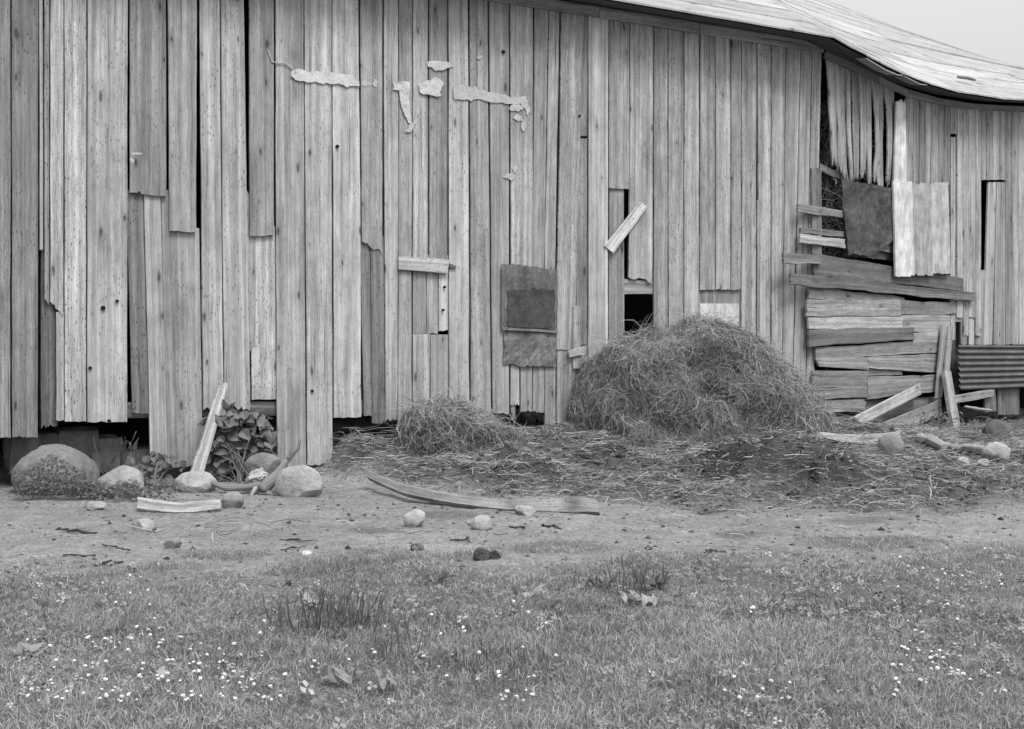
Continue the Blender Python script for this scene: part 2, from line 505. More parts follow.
def gz(X, Y):
    X = np.asarray(X, float); Y = np.asarray(Y, float)
    px, d = wallcoord(X, Y)
    A = np.interp(px, APX, AVL)
    z = A * (1 - smooth01(d / np.interp(px, [330, 420, 600, 900], [1.6, 2.2, 2.7, 2.4])))
    mm = manure_mask(X, Y)
    z = z + mm * (0.12 * fbm(X * 2.3, Y * 2.3, 4) + 0.11 * fbm(X * 5.5, Y * 5.5, 6) + .045 * fbm(X * 15, Y * 15, 8))
    bx, by = 2.55, 11.2
    z = z + (.07 + .1 * fbm(X * 5, Y * 5, 29)) * np.exp(-(((X + 1.35) / .4) ** 2 + ((Y - 10.9) / .4) ** 2))
    z = z + .16 * np.exp(-(((X - .05) / .55) ** 2 + ((Y - 10.75) / .4) ** 2)) + .24 * np.exp(-(((X - 2.55) / .8) ** 2 + ((Y - 11.35) / .5) ** 2))
    z = z + skirt(X, Y) * (.03 + .10 * (1 - 2 * np.abs(fbm(X * 3.4, Y * 3.4, 9))) * .6 + .11 * fbm(X * 8, Y * 8, 10) + .06 * fbm(X * 18, Y * 18, 11))
    z = z + 0.025 * fbm(X * .6, Y * .6, 12) + 0.016 * fbm(X * 5, Y * 5, 13) + .010 * fbm(X * 13, Y * 13, 14)
    return z
def G(px, py):
    """ground point seen at a pixel"""
    d = ray(px, py)
    Y = np.arange(2.5, 24, .02)
    g = gz(d[0] * Y, Y); z = H + d[2] * Y
    i = np.argmax(z <= g)
    y = Y[i] if z[i] <= g[i] else 24.0
    return np.array([d[0] * y, y, g[i]])

fx = np.arange(-8.5, 11.01, .04); fy = np.arange(1.5, 21.01, .04)
gx = np.concatenate([-np.geomspace(400, 9, 14), fx, np.geomspace(11.6, 400, 14)])
gy = np.concatenate([-np.geomspace(400, 1.5, 14), fy, np.geomspace(21.8, 900, 16)])
GX, GY = np.meshgrid(gx, gy)
fade = np.clip((14 - np.abs(GX)) / 3, 0, 1) * np.clip((24 - GY) / 3, 0, 1) * np.clip((GY + 3) / 3, 0, 1)
GZ = gz(GX, GY) * fade
mm, gm = manure_mask(GX, GY) * fade, grass_mask(GX, GY)
pxm = GX / np.maximum(GY, .1) * F + CX
pym = HY + F * (H - GZ) / np.maximum(GY, .1)
damp = np.zeros_like(GX)
for (cx, cy, rx, ry) in ((372, 531, 26, 3.5), (446, 515, 38, 4), (75, 531, 16, 3), (365, 552, 14, 3), (520, 507, 50, 5), (735, 535, 30, 4), (870, 520, 40, 4)):
    q = ((pxm - cx) / rx) ** 2 + ((pym - cy) / ry) ** 2 + 0.9 * fbm(GX * 6, GY * 6, 44)
    damp = np.maximum(damp, smooth01(1.4 - q))
dirt = 0.262 * (1 - 0.35 * damp)
gt = dirt * (1 - mm) + mm * (0.10 + 0.07 * fbm(GX * 3, GY * 3, 55) + .06 * fbm(GX * 11, GY * 11, 57)).clip(.035, .22)
sk = skirt(GX, GY) * fade
gt = gt * (1 - sk * .36)
gt = gt * (1 - gm) + gm * 0.14
nx, ny = len(gx), len(gy)
idx = np.arange(nx * ny).reshape(ny, nx)
Q = np.stack([idx[:-1, :-1], idx[:-1, 1:], idx[1:, 1:], idx[1:, :-1]], -1).reshape(-1, 4)
ground = quadmesh('ground', np.stack([GX, GY, GZ], -1).reshape(-1, 3), Q, gt.ravel(), M_DIRT, smooth=True)
tag(ground, kind='structure')

# ------------------------------------------------------------------ the barn
barn = empty('barn', PC, 'long weathered grey plank barn with patched siding and a sagging wing on the right', 'barn')
ZT = 4.87                                                # underside of the frieze board

S = MB()
def B(*a, **k): vboard(S, W1, *a, **k)
def top(xlt, xrt, xlb, xrb, yb, tone, **k): B(xlt, xrt, 37, xlb, xrb, yb, tone, ztop=ZT, **k)
# boards beyond the left edge of the picture
top(-140, -108, -140, -108, 440, .25); top(-108, -76, -108, -76, 436, .28); top(-76, -44, -76, -45, 438, .27)
top(-44, -14, -45, -14, 436, .30); top(-14, 11, -14, 11, 438, .24)
# upper siding, left to right
top(11.5, 39, 11.5, 38, 438, .20, rag_b=.02)
top(39, 43, 39.5, 43.5, 250, .36, off=.012)
top(44, 50, 44, 49.5, (300, 306), .29, rag_b=.03)
top(50, 64, 50, 64, (302, 318), .33, rag_b=.02); 
B(56, 64.2, 312, 56.5, 64.6, 421, .33, gap=.25, rag_b=.012, off=-.006)
top(64, 87, 64.5, 86.5, 422, .34, rag_b=.012)
top(87.5, 128.5, 87, 127.5, 423, .36, rag_b=.015)
top(129.5, 166.5, 129.5, 167, (193, 197), .29, off=.012)
top(167, 197.4, 169.5, 196.8, (231, 233), .34, off=.012)
top(198.8, 219.5, 203, 224, 411, .34, rag_b=.03)
top(220, 243.5, 224, 251, (409, 412), .30, rag_b=.05)
top(249, 274.5, 249.5, 274.5, 236, .31, off=.010)
top(275, 303.5, 277, 306.5, 467, .335, rag_b=.01)
top(304, 332, 307, 333, 466, .37, rag_b=.03)
top(332, 359, 334, 362, 418, .37)
top(360, 383, 362, 383, (243, 256), .31, off=.008, rag_b=.04)
top(383.5, 399, 385, 398, 421, .34, rag_b=.02)
top(399, 413, 397.5, 412, 432, .34)
top(413, 428.5, 412.5, 428.5, 262, .33)
top(429, 448, 429, 448, 262, .29)
top(448.6, 468.5, 449, 470, 436, .35)
top(469.5, 488, 471, 492, 440, .34)
top(489, 509.5, 492.5, 509.5, 414, .32, rag_b=.02)
top(510, 533.5, 511, 533.5, 330, .34)
top(534.5, 549, 532, 543.5, 330, .30, off=.006)
top(549, 560, 543.5, 555, 332, .34)
top(561.5, 584.5, 556, 575, 350, .30, off=.006)
top(584, 589, 575.5, 588, 136, .20, off=-.004)
B(576, 587.5, 138, 576, 587.5, 345, .22, off=-.004, rag_t=.02)
top(588.7, 609, 588, 608.5, 420, .41, off=.012)
top(609, 630, 609, 630, 189, .30)
top(630.5, 654, 628.5, 653, (279, 283), .32, rag_b=.03)
rights = [654, 668.3, 684, 699.6]
for a, b2, t, yb in zip(rights[:-1], rights[1:], (.33, .335, .325), (333, 331, 329)):
    top(a, b2, a, b2, yb, t)
for a, b2, t in ((700, 715.5, .33), (715.5, 731, .335), (731, 741.5, .30)):
    top(a, b2, a, b2, 290, t, off=.01)
for a, b2, c2, d2, t, yb in ((741.5, 757, 741, 756, .35, 440), (757, 771.5, 761, 770.6, .33, 440), (771.5, 786, 771, 782, .32, 440),
                             (786, 801, 782, 792, .32, 440), (801, 812, 792, 805, .33, 440), (812, 822.3, 805, 813, .30, 440)):
    top(a, b2, c2, d2, yb, t, rag_b=.01)
B(757, 761, 200, 756, 761, 440, .28)
main_siding = S.build('plank_siding', M_WOOD, barn)

# newer or replaced boards let in below the siding, each its own part
def part(fn, name, mat, label=None, **k):
    mb = MB(); fn(mb)
    o = mb.build(name, mat, barn, **k)
    if label: o['label'] = label
    return o
def vpart(name, args, mat=M_WOOD, label=None, WF=W1, **kw):
    return part(lambda mb: vboard(mb, WF, *args, **kw), name, mat, label)
def hpart(name, q, tone, mat=M_WOOD, label=None, WF=W2, off=0.0, **kw):
    if WF is W2:
        tone = tone * R.uniform(.72, 1.02)
        kw.setdefault('wave', .014); kw.setdefault('rag_b', .02); kw.setdefault('rag_t', .012); kw.setdefault('step', .07); kw.setdefault('th', .03); off = off * 1.5
    return part(lambda mb: hboard(mb, WF, q, tone, off, **kw), name, mat, label)

vpart('patch_board', (126, 143.5, 190, 132, 149.5, 414, .17), off=-.028, label='dark brown replacement board below the short plank')
vpart('patch_board', (143.5, 160.5, 190, 150, 168, 455, .37), off=-.020, rag_b=.02, label='pale split board slanting down to the stones')
vpart('patch_board', (160.5, 174, 190, 165, 179.5, 468, .29), off=-.032)
vpart('patch_board', (174, 200, 228, 177, 203.5, 467, .32), off=-.030, rag_b=.02, label='board with a round knot near its top')
vpart('patch_board', (244.5, 256, 190, 246, 256, 352, .37), off=-.022, rag_t=.06, rag_b=.05)
vpart('patch_board', (250, 275, 226, 251.5, 277, 400, .38), off=-.030, label='pale new board with nails along its lower end')
vpart('patch_board', (359.5, 370.5, 236, 363.5, 372.5, 416, .22), off=-.026)
vpart('patch_board', (370.5, 384, 236, 372, 385.5, 424, .19), off=-.012, rag_b=.03, label='dark stained board with a bowed lower end')
vpart('patch_board', (412.5, 426.5, 255, 412.5, 426.5, 334, .24), off=-.012)
vpart('patch_board', (426, 438.5, 255, 426, 438.5, 334, .30), off=-.014)
vpart('patch_board', (438.5, 448.6, 255, 438.5, 448.6, 331, .40), off=-.010, label='short pale board with two dark bolt holes')
vpart('patch_board', (412.5, 430.5, 334, 412, 430, 436, .32), off=-.006)
vpart('patch_board', (430.5, 448.8, 334.5, 430, 448.5, 436, .29), off=-.008)
vpart('nail_board', (399, 449, 0, 0, 0, 0), mat=M_WOOD) if False else None
hpart('cross_board', [(399, 256), (449.5, 259.5), (449, 273.5), (399, 269.5)], .36, WF=W1, off=.034, label='short level board nailed across the planks')
hpart('cross_board', [(449.5, 263), (457, 266), (456.5, 268), (449.5, 268)], .14, WF=W1, off=.028, rag_t=.02)
hpart('cross_board', [(605, 246), (641, 201), (648, 206.5), (614, 253)], .42, WF=W1, off=.036, label='pale board nailed slantwise over the gap')
vpart('patch_board', (609, 624.5, 185, 608.5, 625, 345, .25), off=-.026)
hpart('patch_board', [(622, 279), (654, 281), (654, 294), (622, 294)], .24, WF=W1, off=-.030, label='level board above the dark opening')
vpart('patch_board', (698, 741, 286, 698, 741, 345, .25), off=-.022)
vpart('pale_panel', (699.5, 739.5, 303.5, 699.5, 739.5, 352, .42), mat=M_PALE, off=-.002)
# below the screen patch
for a, b2, yb, t, o in ((498, 509.5, 413, .32, -.01), (510.5, 520, 406, .36, -.008), (520.5, 533, 413, .33, -.004), (533, 545, 413, .31, -.012),
                        (545, 556.5, 426, .29, -.006), (556.5, 576, 424, .36, -.010), (576, 588, 424, .30, -.02)):
    vpart('patch_board', (a, b2, 328, a, b2, yb, t), off=o, rag_b=.02)
vpart('patch_board', (510, 516, 380, 510.5, 516, 420, .24), off=-.03)
vpart('cross_board', (573, 580.5, 306, 573, 581.5, 369, .33), off=.022)
hpart('cross_board', [(568.5, 351), (585, 346.5), (585.5, 354.5), (570, 357.5)], .44, WF=W1, off=.05, label='small pale cross piece, tilted')

# wire-screen and sacking patch
part(lambda mb: patch(mb, [(503, 264), (530, 266), (557, 270), (557.5, 300), (556, 332), (530, 331), (504, 328), (503.5, 296)], W1, .026, tone=.15, crumple=.003), 'screen_patch', M_TAR, 'dark screen nailed over the planks')
part(lambda mb: patch(mb, [(508, 290), (555, 289), (555, 329), (508, 327)], W1, .040, tone=.075, crumple=.003), 'tar_paper_patch', M_TAR)
part(lambda mb: patch(mb, [(504, 330), (530, 332), (556, 333), (557, 350), (556, 366), (530, 366), (503, 364)], W1, .022, tone=.19, crumple=.012), 'sacking_patch', M_TAR)
hpart('batten', [(503, 327.5), (559, 331), (559, 333), (503, 330)], .26, WF=W1, off=.05, th=.012)
vpart('batten', (502, 505, 264, 502, 505, 329, .17), off=.046, gap=0, th=.012)

# torn paper left on the planks
part(lambda mb: patch(mb, [(291, 73), (297, 69), (308, 71), (322, 71), (338, 74), (350, 75), (359, 81), (360, 85), (345, 86), (332, 83), (318, 83), (300, 81), (293, 79)], W1, .016, .002, .56, .003, .03, .025), 'torn_paper', M_PAPER, 'long torn strip of pale paper')
part(lambda mb: patch(mb, [(453, 86), (466, 85), (484, 90), (508, 96), (526, 97), (530, 110), (528, 117), (522, 104), (508, 104), (480, 100), (454, 99)], W1, .014, .002, .44, .002, .03, .03), 'torn_paper', M_PAPER, 'faded paper strip')
part(lambda mb: patch(mb, [(393, 82), (402, 81), (410, 82), (409, 88), (402, 91), (405, 102), (411, 120), (414, 128), (409, 124), (402, 107), (399, 92), (394, 89)], W1, .018, .002, .52, .008, .03, .02), 'torn_paper', M_PAPER, 'hanging twisted shred of paper')
part(lambda mb: patch(mb, [(417, 108), (419, 110), (416, 124), (411, 131), (403, 132), (409, 128), (414, 120)], W1, .016, .002, .46, .005, .03, .02), 'torn_paper', M_PAPER)
part(lambda mb: patch(mb, [(427, 62), (436, 60), (446, 62), (455, 66), (442, 70), (436, 70), (428, 66)], W1, .016, .002, .52, .005, .03, .02), 'torn_paper', M_PAPER)
part(lambda mb: patch(mb, [(419, 83), (430, 80), (436, 77), (444, 82), (443, 85), (434, 84), (441, 95), (438, 97), (428, 95), (420, 94)], W1, .016, .002, .52, .006, .03, .02), 'torn_paper', M_PAPER)
for (x, y, w_, h_) in ((366, 84, 5, 3), (375, 82, 2.5, 5), (518, 118, 5, 4), (524, 126, 3, 6), (516, 108, 7, 4), (509, 176, 6, 4), (515, 168, 3, 4), (137, 154, 6, 1.6), (132, 160, 2.4, 3.5), (480, 57, 3, 2.4)):
    part(lambda mb: patch(mb, [(x - w_, y), (x - w_ * .3, y - h_), (x + w_ * .7, y - h_ * .6), (x + w_, y + h_ * .3), (x + w_ * .1, y + h_), (x - w_ * .6, y + h_ * .7)], W1, .013, .002, .44, .002, .02, .03), 'torn_paper', M_PAPER)
def string_fn(mb):
    tube(mb, [W1(x, y, .016) for x, y in ((268, 50), (272, 62), (285, 63), (292, 68), (296, 72), (291, 76))], [.006] * 6, .5, 5)
part(string_fn, 'torn_paper', M_PAPER)

for (x, y, r_) in ((103, 308, .020), (117, 301, .014), (337, 146.5, .017), (503, 52, .018), (139, 192.5, .010), (444.5, 287, .012), (443, 310, .012), (90, 368, .016), (109, 421, .016), (312, 391, .014), (579, 116, .014)):
    mb = MB(); c_ = W1(x, y, .0)
    tube(mb, [c_ - N1 * .01, c_ + N1 * .018, c_ + N1 * .0205], [r_, r_, r_ * .86], .012, 9)
    mb.build('knot_hole' if y not in (287, 310) else 'bolt', M_DARK, barn)

# frieze under the eaves, in two runs
hz = lambda px, z, off: (lambda p: np.array([p[0], p[1], z]))(W1(px, HY, off))
def frieze_main(mb):
    xs = [-150, 60, 260, 480, 600, 700, 825]
    for a, b2 in zip(xs[:-1], xs[1:]):
        board(mb, hz(a, ZT - .02, .034), hz(a, ZT + .10, .034), hz(b2 - .3, ZT + .10, .034), hz(b2 - .3, ZT - .02, .034), N1, tone=.30, cup=0)
part(frieze_main, 'frieze_board', M_WOOD)
FB = [(825, 58), (856.6, 72), (880, 83.6), (908, 96.4), (940.5, 104.6), (973, 109), (1006, 111), (1060, 113), (1150, 112)]
FT = [(827, 50.5), (856.6, 64.5), (880, 76.2), (908, 89), (940.5, 98.3), (973, 103.4), (1006, 105.4), (1060, 107), (1150, 106)]
def frieze_wing(mb):
    bp = [W2(x, y, .03) for x, y in FB]; tp = [W2(x, y + .0, .03) for x, y in FT]
    for i in range(len(bp) - 1):
        board(mb, bp[i], tp[i], tp[i + 1], bp[i + 1], N2, tone=.25, cup=0, wave=0, rag_b=0, step=.3)
part(frieze_wing, 'frieze_board', M_WOOD)
_fz = [W2(x, y)[2] for x, y in FB]; _fx = [x for x, y in FB]
def zwing(px): return float(np.interp(px, _fx, _fz)) + .01

# the wing's siding: narrow strips; the left ones hang loose and ragged
T = MB()
ue = [826, 833.5, 840, 846, 851, 858, 865, 871, 877, 884, 890, 895]
yb = [166, 176, 180, 181, 177, 180, 186, 183, 191, 190, 189]
tn = [.30, .34, .29, .33, .28, .33, .31, .35, .30, .33, .28]
for i in range(len(ue) - 1):
    a, b2 = ue[i], ue[i + 1]; k = 5.0 - i * .35
    sh = R.uniform(-.8, .8)
    vboard(T, W2, a, b2, 0, a + k + sh + .4, b2 + k - 1.5 + sh, yb[i] + R.uniform(-5, 5), tn[i] * R.uniform(.95, 1.08), off=.006 * (i % 2), gap=.15, ztop=zwing, rag_b=.20, wave=.018, bow=R.uniform(-.02, .04), th=.016)
part(lambda mb: mb.__dict__.update(T.__dict__), 'torn_siding', M_WOOD, 'ragged hanging strips of old siding')
U_ = MB()
we = [906.5, 913.5, 919.5, 925.5, 931.5, 938.5, 944.5, 951, 957.3, 963.3, 969, 976, 981.5, 986.5, 993, 999.5, 1006, 1012.5, 1019, 1025.5, 1032, 1039, 1046, 1053, 1060, 1066, 1073, 1079, 1086, 1093, 1099, 1106, 1112, 1119, 1126, 1132, 1139]
for i in range(len(we) - 1):
    a, b2 = we[i], we[i + 1]
    t = R.uniform(.21, .40)
    if i == 7:
        vboard(U_, W2, a, b2, 0, a, b2, 134, t, gap=.2, ztop=zwing, off=.01)
        vboard(U_, W2, a, b2 - 1.5, 137, a, b2 - 1.5, 340, t * 1.1, gap=.2)
    elif a < 949:
        vboard(U_, W2, a, b2, 0, a - .5, b2 - .5, 186, t, gap=.2, ztop=zwing, off=.004 * (i % 3))
    elif a in (981.5, 986.5, 993, 999.5):
        vboard(U_, W2, a, b2, 0, a, b2, 180, t, gap=.2, ztop=zwing, off=.012)
    else:
        vboard(U_, W2, a, b2, 0, a, b2, 318 + 18 * (i % 2) if a < 1006 else 345, t, gap=.2, ztop=zwing, off=.004 * (i % 3), rag_b=.02)
vboard(U_, W2, 988.5, 996.5, 182, 983.5, 992.5, 345, .34, gap=.15, off=-.012)
vboard(U_, W2, 997, 1006, 182, 993.5, 1006, 345, .30, gap=.15, off=-.010)
for a, t, yb_ in ((956, .35, 322), (961.5, .25, 345), (969, .35, 345), (975.5, .22, 345), (981, .3, 345), (978, .3, 345), (1000, .3, 345)):
    vboard(U_, W2, a, a + 5.6, 270, a, a + 5.6, yb_, t, gap=.2, off=-.018)
part(lambda mb: mb.__dict__.update(U_.__dict__), 'wing_siding', M_WOOD)

# level boards closing the wing's broken wall
vpart('post', (811.5, 822, 168, 811.5, 822.5, 300, .18), off=.028)
hpart('patch_board', [(820, 163), (850, 177), (850, 183), (820, 171)], .17, off=-.05, mat=M_ROUGH)
hpart('patch_board', [(798.5, 203.5), (846, 211.5), (846, 218.5), (798, 212.5)], .22, off=.02)
hpart('patch_board', [(801, 227), (846, 231.5), (846, 237), (801, 233)], .2, off=.012)
hpart('patch_board', [(800, 233.5), (846, 239.5), (846, 248), (800, 243)], .36, off=.028, label='short pale board')
hpart('patch_board', [(814, 253), (900, 259), (963, 278), (963, 284), (900, 276), (814, 271)][0:1] + [(964, 279), (964, 290.5), (814, 275.5)], .17, off=.014, label='long dark board')
hpart('patch_board', [(784, 252.5), (822, 255.5), (822, 265), (784, 262.5)], .22, off=.042)
hpart('patch_board', [(791, 273), (976.5, 293), (976, 301.5), (791, 285)], .18, off=.045, rag_b=.03, label='lowest long dark board reaching past the white panel')
hpart('patch_board', [(846, 218), (900, 231), (900, 262), (846, 256)], .15, off=-.03)
hpart('patch_board', [(874, 238), (899, 241), (899, 253), (874, 250)], .26, off=.0)
hpart('patch_board', [(809.6, 288), (905, 297), (905, 303), (809, 299)], .31, off=.01)
hpart('patch_board', [(807, 299.5), (901, 300), (902, 316), (807, 316)], .35, off=.022, rag_b=.03, label='wide pale board with a dark smudge')
hpart('patch_board', [(900, 300), (957, 303), (957, 315), (900, 315)], .28, off=.012)
hpart('patch_board', [(808, 317), (903, 316), (903, 328), (809, 329.5)], .34, off=.016, rag_b=.02)
hpart('patch_board', [(902, 315), (951, 315), (951, 331), (902, 333)], .30, off=.010)
hpart('patch_board', [(809, 330), (900, 326), (916, 329), (916, 339), (809, 347)][0:1] + [(915, 327), (915, 339.5), (809, 347)], .16, off=.03, label='dark board on the low patched wall')
hpart('patch_board', [(913, 333), (943, 331), (943, 342), (913, 343)], .36, off=.016)
hpart('patch_board', [(816, 347.5), (941, 340), (941, 353), (816, 359)], .29, off=.012, rag_b=.02)
hpart('patch_board', [(816, 359), (870, 357), (870, 370), (820, 367)], .33, off=.018, rag_b=.05)
hpart('patch_board', [(869, 356), (939, 354), (939, 373), (869, 368)], .31, off=.010)
hpart('patch_board', [(868, 368), (903, 367), (903, 375), (868, 376)], .2, off=.0)
hpart('patch_board', [(813, 371), (869, 370), (869, 388), (813, 388)], .22, off=.015)
hpart('patch_board', [(868, 377), (938, 374), (938, 392), (868, 399)], .29, off=.020)
hpart('patch_board', [(809, 388), (868, 387), (868, 398), (809, 399.5)], .2, off=.026)
hpart('patch_board', [(811, 400), (867, 399), (867, 414), (812, 410)], .31, off=.012, rag_b=.04)
hpart('patch_board', [(866, 400), (940, 396), (940, 418), (866, 421)], .21, off=-.02)
hpart('patch_board', [(812, 412), (868, 415), (868, 432), (812, 432)], .12, off=-.05)  # dark filler across the open gap at the foot; its colour paints the shade

part(lambda mb: patch(mb, [(841, 179), (868, 184), (897, 189), (897, 212), (897, 237), (874, 235), (873.5, 256), (848, 254), (845, 215)], W2, .050, tone=.085, crumple=.013), 'tar_paper_patch', M_TAR, 'dark sagging sheet of tar paper')
part(lambda mb: vboard(mb, W2, 897, 906, 99, 894.5, 906.5, 182, .47, off=.075, gap=0, rag_t=.05), 'pale_board', M_PALE, 'narrow whitewashed board reaching up to the eave')
part(lambda mb: vboard(mb, W2, 893.5, 912.5, 181, 896, 915, 277, .48, off=.092, gap=0, rag_b=.02, rag_t=.02), 'pale_board', M_PALE, 'broad whitewashed board')
part(lambda mb: vboard(mb, W2, 912, 931.5, 182, 914.5, 933.5, 276, .37, off=.086, gap=0, rag_b=.03, rag_t=.03), 'pale_board', M_PALE)
part(lambda mb: vboard(mb, W2, 931, 948.5, 182, 933, 951, 274, .36, off=.090, gap=0, rag_b=.02, rag_t=.03), 'pale_board', M_PALE)

def corrugated(mb):
    nr, ncol = 90, 14
    V_, U2 = np.meshgrid(np.linspace(0, 1, nr), np.linspace(0, 1, ncol), indexing='ij')
    tl, tr, br, bl = W2(958, 345, .05), W2(1062, 346, .05), W2(1062, 386, .05), W2(960, 390, .05)
    Pn = tl * ((1 - U2) * (1 - V_))[..., None] + tr * (U2 * (1 - V_))[..., None] + bl * ((1 - U2) * V_)[..., None] + br * (U2 * V_)[..., None]
    Pn = Pn + N2 * (0.016 * np.sin(V_ * 2 * np.pi * 7.5))[..., None]
    k = nr * ncol
    ix = np.arange(k).reshape(nr, ncol)
    q = np.stack([ix[:-1, :-1], ix[1:, :-1], ix[1:, 1:], ix[:-1, 1:]], -1).reshape(-1, 4)
    mb.add(np.concatenate([Pn.reshape(-1, 3), (Pn - N2 * .003).reshape(-1, 3)]), [tuple(f) for f in q] + [tuple(f[::-1] + k) for f in q], .10)
part(corrugated, 'corrugated_sheet', M_METAL, smooth=True)
hpart('patch_board', [(955, 396), (995, 389), (995, 396), (956, 404)], .30, off=.03)
vpart('patch_board', (946, 960, 300, 948, 960, 425, .10), WF=W2, off=-.12)
vpart('patch_board', (985, 996, 386, 985, 997, 412, .2), WF=W2, off=-.02)
vpart('patch_board', (998, 1020, 384, 998, 1020, 415, .18), WF=W2, off=-.03)

# timbers and stones below the planks on the left
vpart('sill_beam', (40.5, 57, 30, 40.5, 58, 428, .15), mat=M_ROUGH, off=-.045, th=.14, rag_b=.03, label='exposed cracked upright timber')
hpart('sill_beam', [(120, 403), (480, 399), (480, 412), (120, 418)], .15, WF=W1, off=-.06, th=.16, mat=M_ROUGH, label='rough level timber the planks are nailed to')
def stones_fn(mb):
    x = 8.0
    rows = [(8, 60, 432, 470), (56, 96, 428, 462), (88, 118, 436, 470), (104, 136, 450, 482), (60, 92, 458, 486), (128, 160, 446, 482), (158, 190, 452, 486), (188, 226, 442, 484), (222, 280, 436, 480), (280, 336, 432, 476)]
    for (a, b2, c2, d2) in rows:
        p = W1((a + b2) / 2, (c2 + d2) / 2, -.45)
        w = (b2 - a) * p[1] / F * .5; h = (d2 - c2) * p[1] / F * .5
        bm = bmesh.new(); bmesh.ops.create_cube(bm, size=2)
        bmesh.ops.subdivide_edges(bm, edges=bm.edges[:], cuts=4, use_grid_fill=True)
        Q_ = np.array([v.co for v in bm.verts])
        L_ = np.linalg.norm(Q_, axis=1)[:, None]
        Q_ = Q_ * .75 + Q_ / L_ * .3
        sdd = R.uniform(0, 50)
        Q_ = Q_ * (1 + .16 * fbm(Q_[:, 0] * 1.5 + sdd + Q_[:, 2] * .6, Q_[:, 1] * 1.5 + Q_[:, 2], 5))[:, None]
        Wp = p + (-E1) * (Q_[:, :1] * w) + N1 * (Q_[:, 1:2] * .22) + UP * (Q_[:, 2:3] * h)
        mb.add(Wp, [[v.index for v in f.verts] for f in bm.faces], .15 * R.uniform(.7, 1.3)); bm.free()
part(stones_fn, 'foundation', M_STONE)

# roof: board-covered, sagging over the wing
EV = [(833, 38), (850, 48), (866, 55.6), (884, 65), (903, 74), (917, 80), (931, 85), (959, 93), (1003.5, 100), (1060, 103), (1150, 104)]
OVH = .38
ev3 = [W2(x, y, OVH) for x, y in EV]
r1, r2 = W2(905, 36, -4.3), W2(1005, 80, -4.3)
sr1, sr2 = (r1 - PC) @ E2, (r2 - PC) @ E2
def ridge_w(p):
    s = max((p - PC) @ E2, .55)
    z = r1[2] + (r2[2] - r1[2]) * (min(s, sr2 + .5) - sr1) / (sr2 - sr1)
    q = PC + E2 * s - N2 * 4.3
    return np.array([q[0], q[1], z])
eaves = []; ridge = []
zc = ev3[0][2]
for px in (-150, 150, 420, 640):
    p = hz(px, zc + .03, OVH); q = np.array(p) - N1 * (4.3 + OVH); q[2] = ridge_w(PC)[2]
    eaves.append(p); ridge.append(q)
for p in ev3: eaves.append(p); ridge.append(ridge_w(p))
eaves = np.array(eaves); ridge = np.array(ridge)
# finer stations
def resample(a, k=6):
    t = np.arange(len(a)); tt = np.linspace(0, len(a) - 1, (len(a) - 1) * k + 1)
    return np.stack([np.interp(tt, t, a[:, i]) for i in range(3)], -1)
eaves, ridge = resample(eaves), resample(ridge)
def roof_fn(mb):
    rows = 13
    for r in range(rows):
        a0, a1 = r / rows, (r + 1) / rows + .012
        st = 0
        while st < len(eaves) - 1:
            en = min(len(eaves) - 1, st + int(R.integers(9, 18)))
            e, g = eaves[st:en + 1], ridge[st:en + 1]
            lo = e + (g - e) * a0; hi = e + (g - e) * a1
            jag = 0.03 * fbm(np.arange(st, en + 1) * .55, np.full(en + 1 - st, r * 3.1), 7) if r == 0 else 0 * np.arange(st, en + 1)
            lo = lo - (g - e) / np.linalg.norm(g - e, axis=1)[:, None] * np.abs(jag)[:, None]
            lift = R.uniform(0, .016)
            lo = lo + UP * (.020 + lift); hi = hi + UP * (.010 + lift)
            k = en - st + 1
            V4 = np.concatenate([lo, hi, lo - UP * .022, hi - UP * .022])
            fs = []
            for i in range(k - 1):
                fs += [(i, i + 1, k + i + 1, k + i), (2 * k + i, 3 * k + i, 3 * k + i + 1, 2 * k + i + 1), (i, 2 * k + i, 2 * k + i + 1, i + 1), (k + i, k + i + 1, 3 * k + i + 1, 3 * k + i)]
            fs += [(0, k, 3 * k, 2 * k), (k - 1, 3 * k - 1, 4 * k - 1, 2 * k - 1)]
            Ls = np.concatenate([[0], np.cumsum(np.linalg.norm(np.diff(e, axis=0), axis=1))])
            uu = np.concatenate([np.zeros(k), np.full(k, .35)] * 2) + R.uniform(0, 30); vv = np.concatenate([Ls] * 4) + R.uniform(0, 30)
            mb.add(V4, fs, (.36 * R.uniform(.78, 1.12)), np.stack([uu, vv], -1))
            st = en
    # back slope
    back = ridge - (eaves - ridge) * np.array([1, 1, -1])
    k = len(ridge)
    V4 = np.concatenate([ridge + UP * .03, back, ridge + UP * .0, back - UP * .03])
    fs = []
    for i in range(k - 1):
        fs += [(i, i + 1, k + i + 1, k + i), (2 * k + i, 3 * k + i, 3 * k + i + 1, 2 * k + i + 1)]
    mb.add(V4, fs, .5)
roof = part(roof_fn, 'roof', M_ROOF)
def curl(mb, pts, tone, w=.16):
    P_ = np.array([W2(x, y, OVH + .02) for x, y in pts]); k = len(P_)
    inn = P_ - N2 * w + UP * .03
    V4 = np.concatenate([P_, inn, P_ - UP * .012, inn - UP * .012])
    fs = []
    for i in range(k - 1):
        fs += [(i, i + 1, k + i + 1, k + i), (2 * k + i, 3 * k + i, 3 * k + i + 1, 2 * k + i + 1), (i, 2 * k + i, 2 * k + i + 1, i + 1), (k + i, k + i + 1, 3 * k + i + 1, 3 * k + i)]
    fs += [(0, k, 3 * k, 2 * k), (k - 1, 3 * k - 1, 4 * k - 1, 2 * k - 1)]
    mb.add(V4, fs, tone, np.stack([np.zeros(4 * k), np.arange(4 * k) * .1], -1))
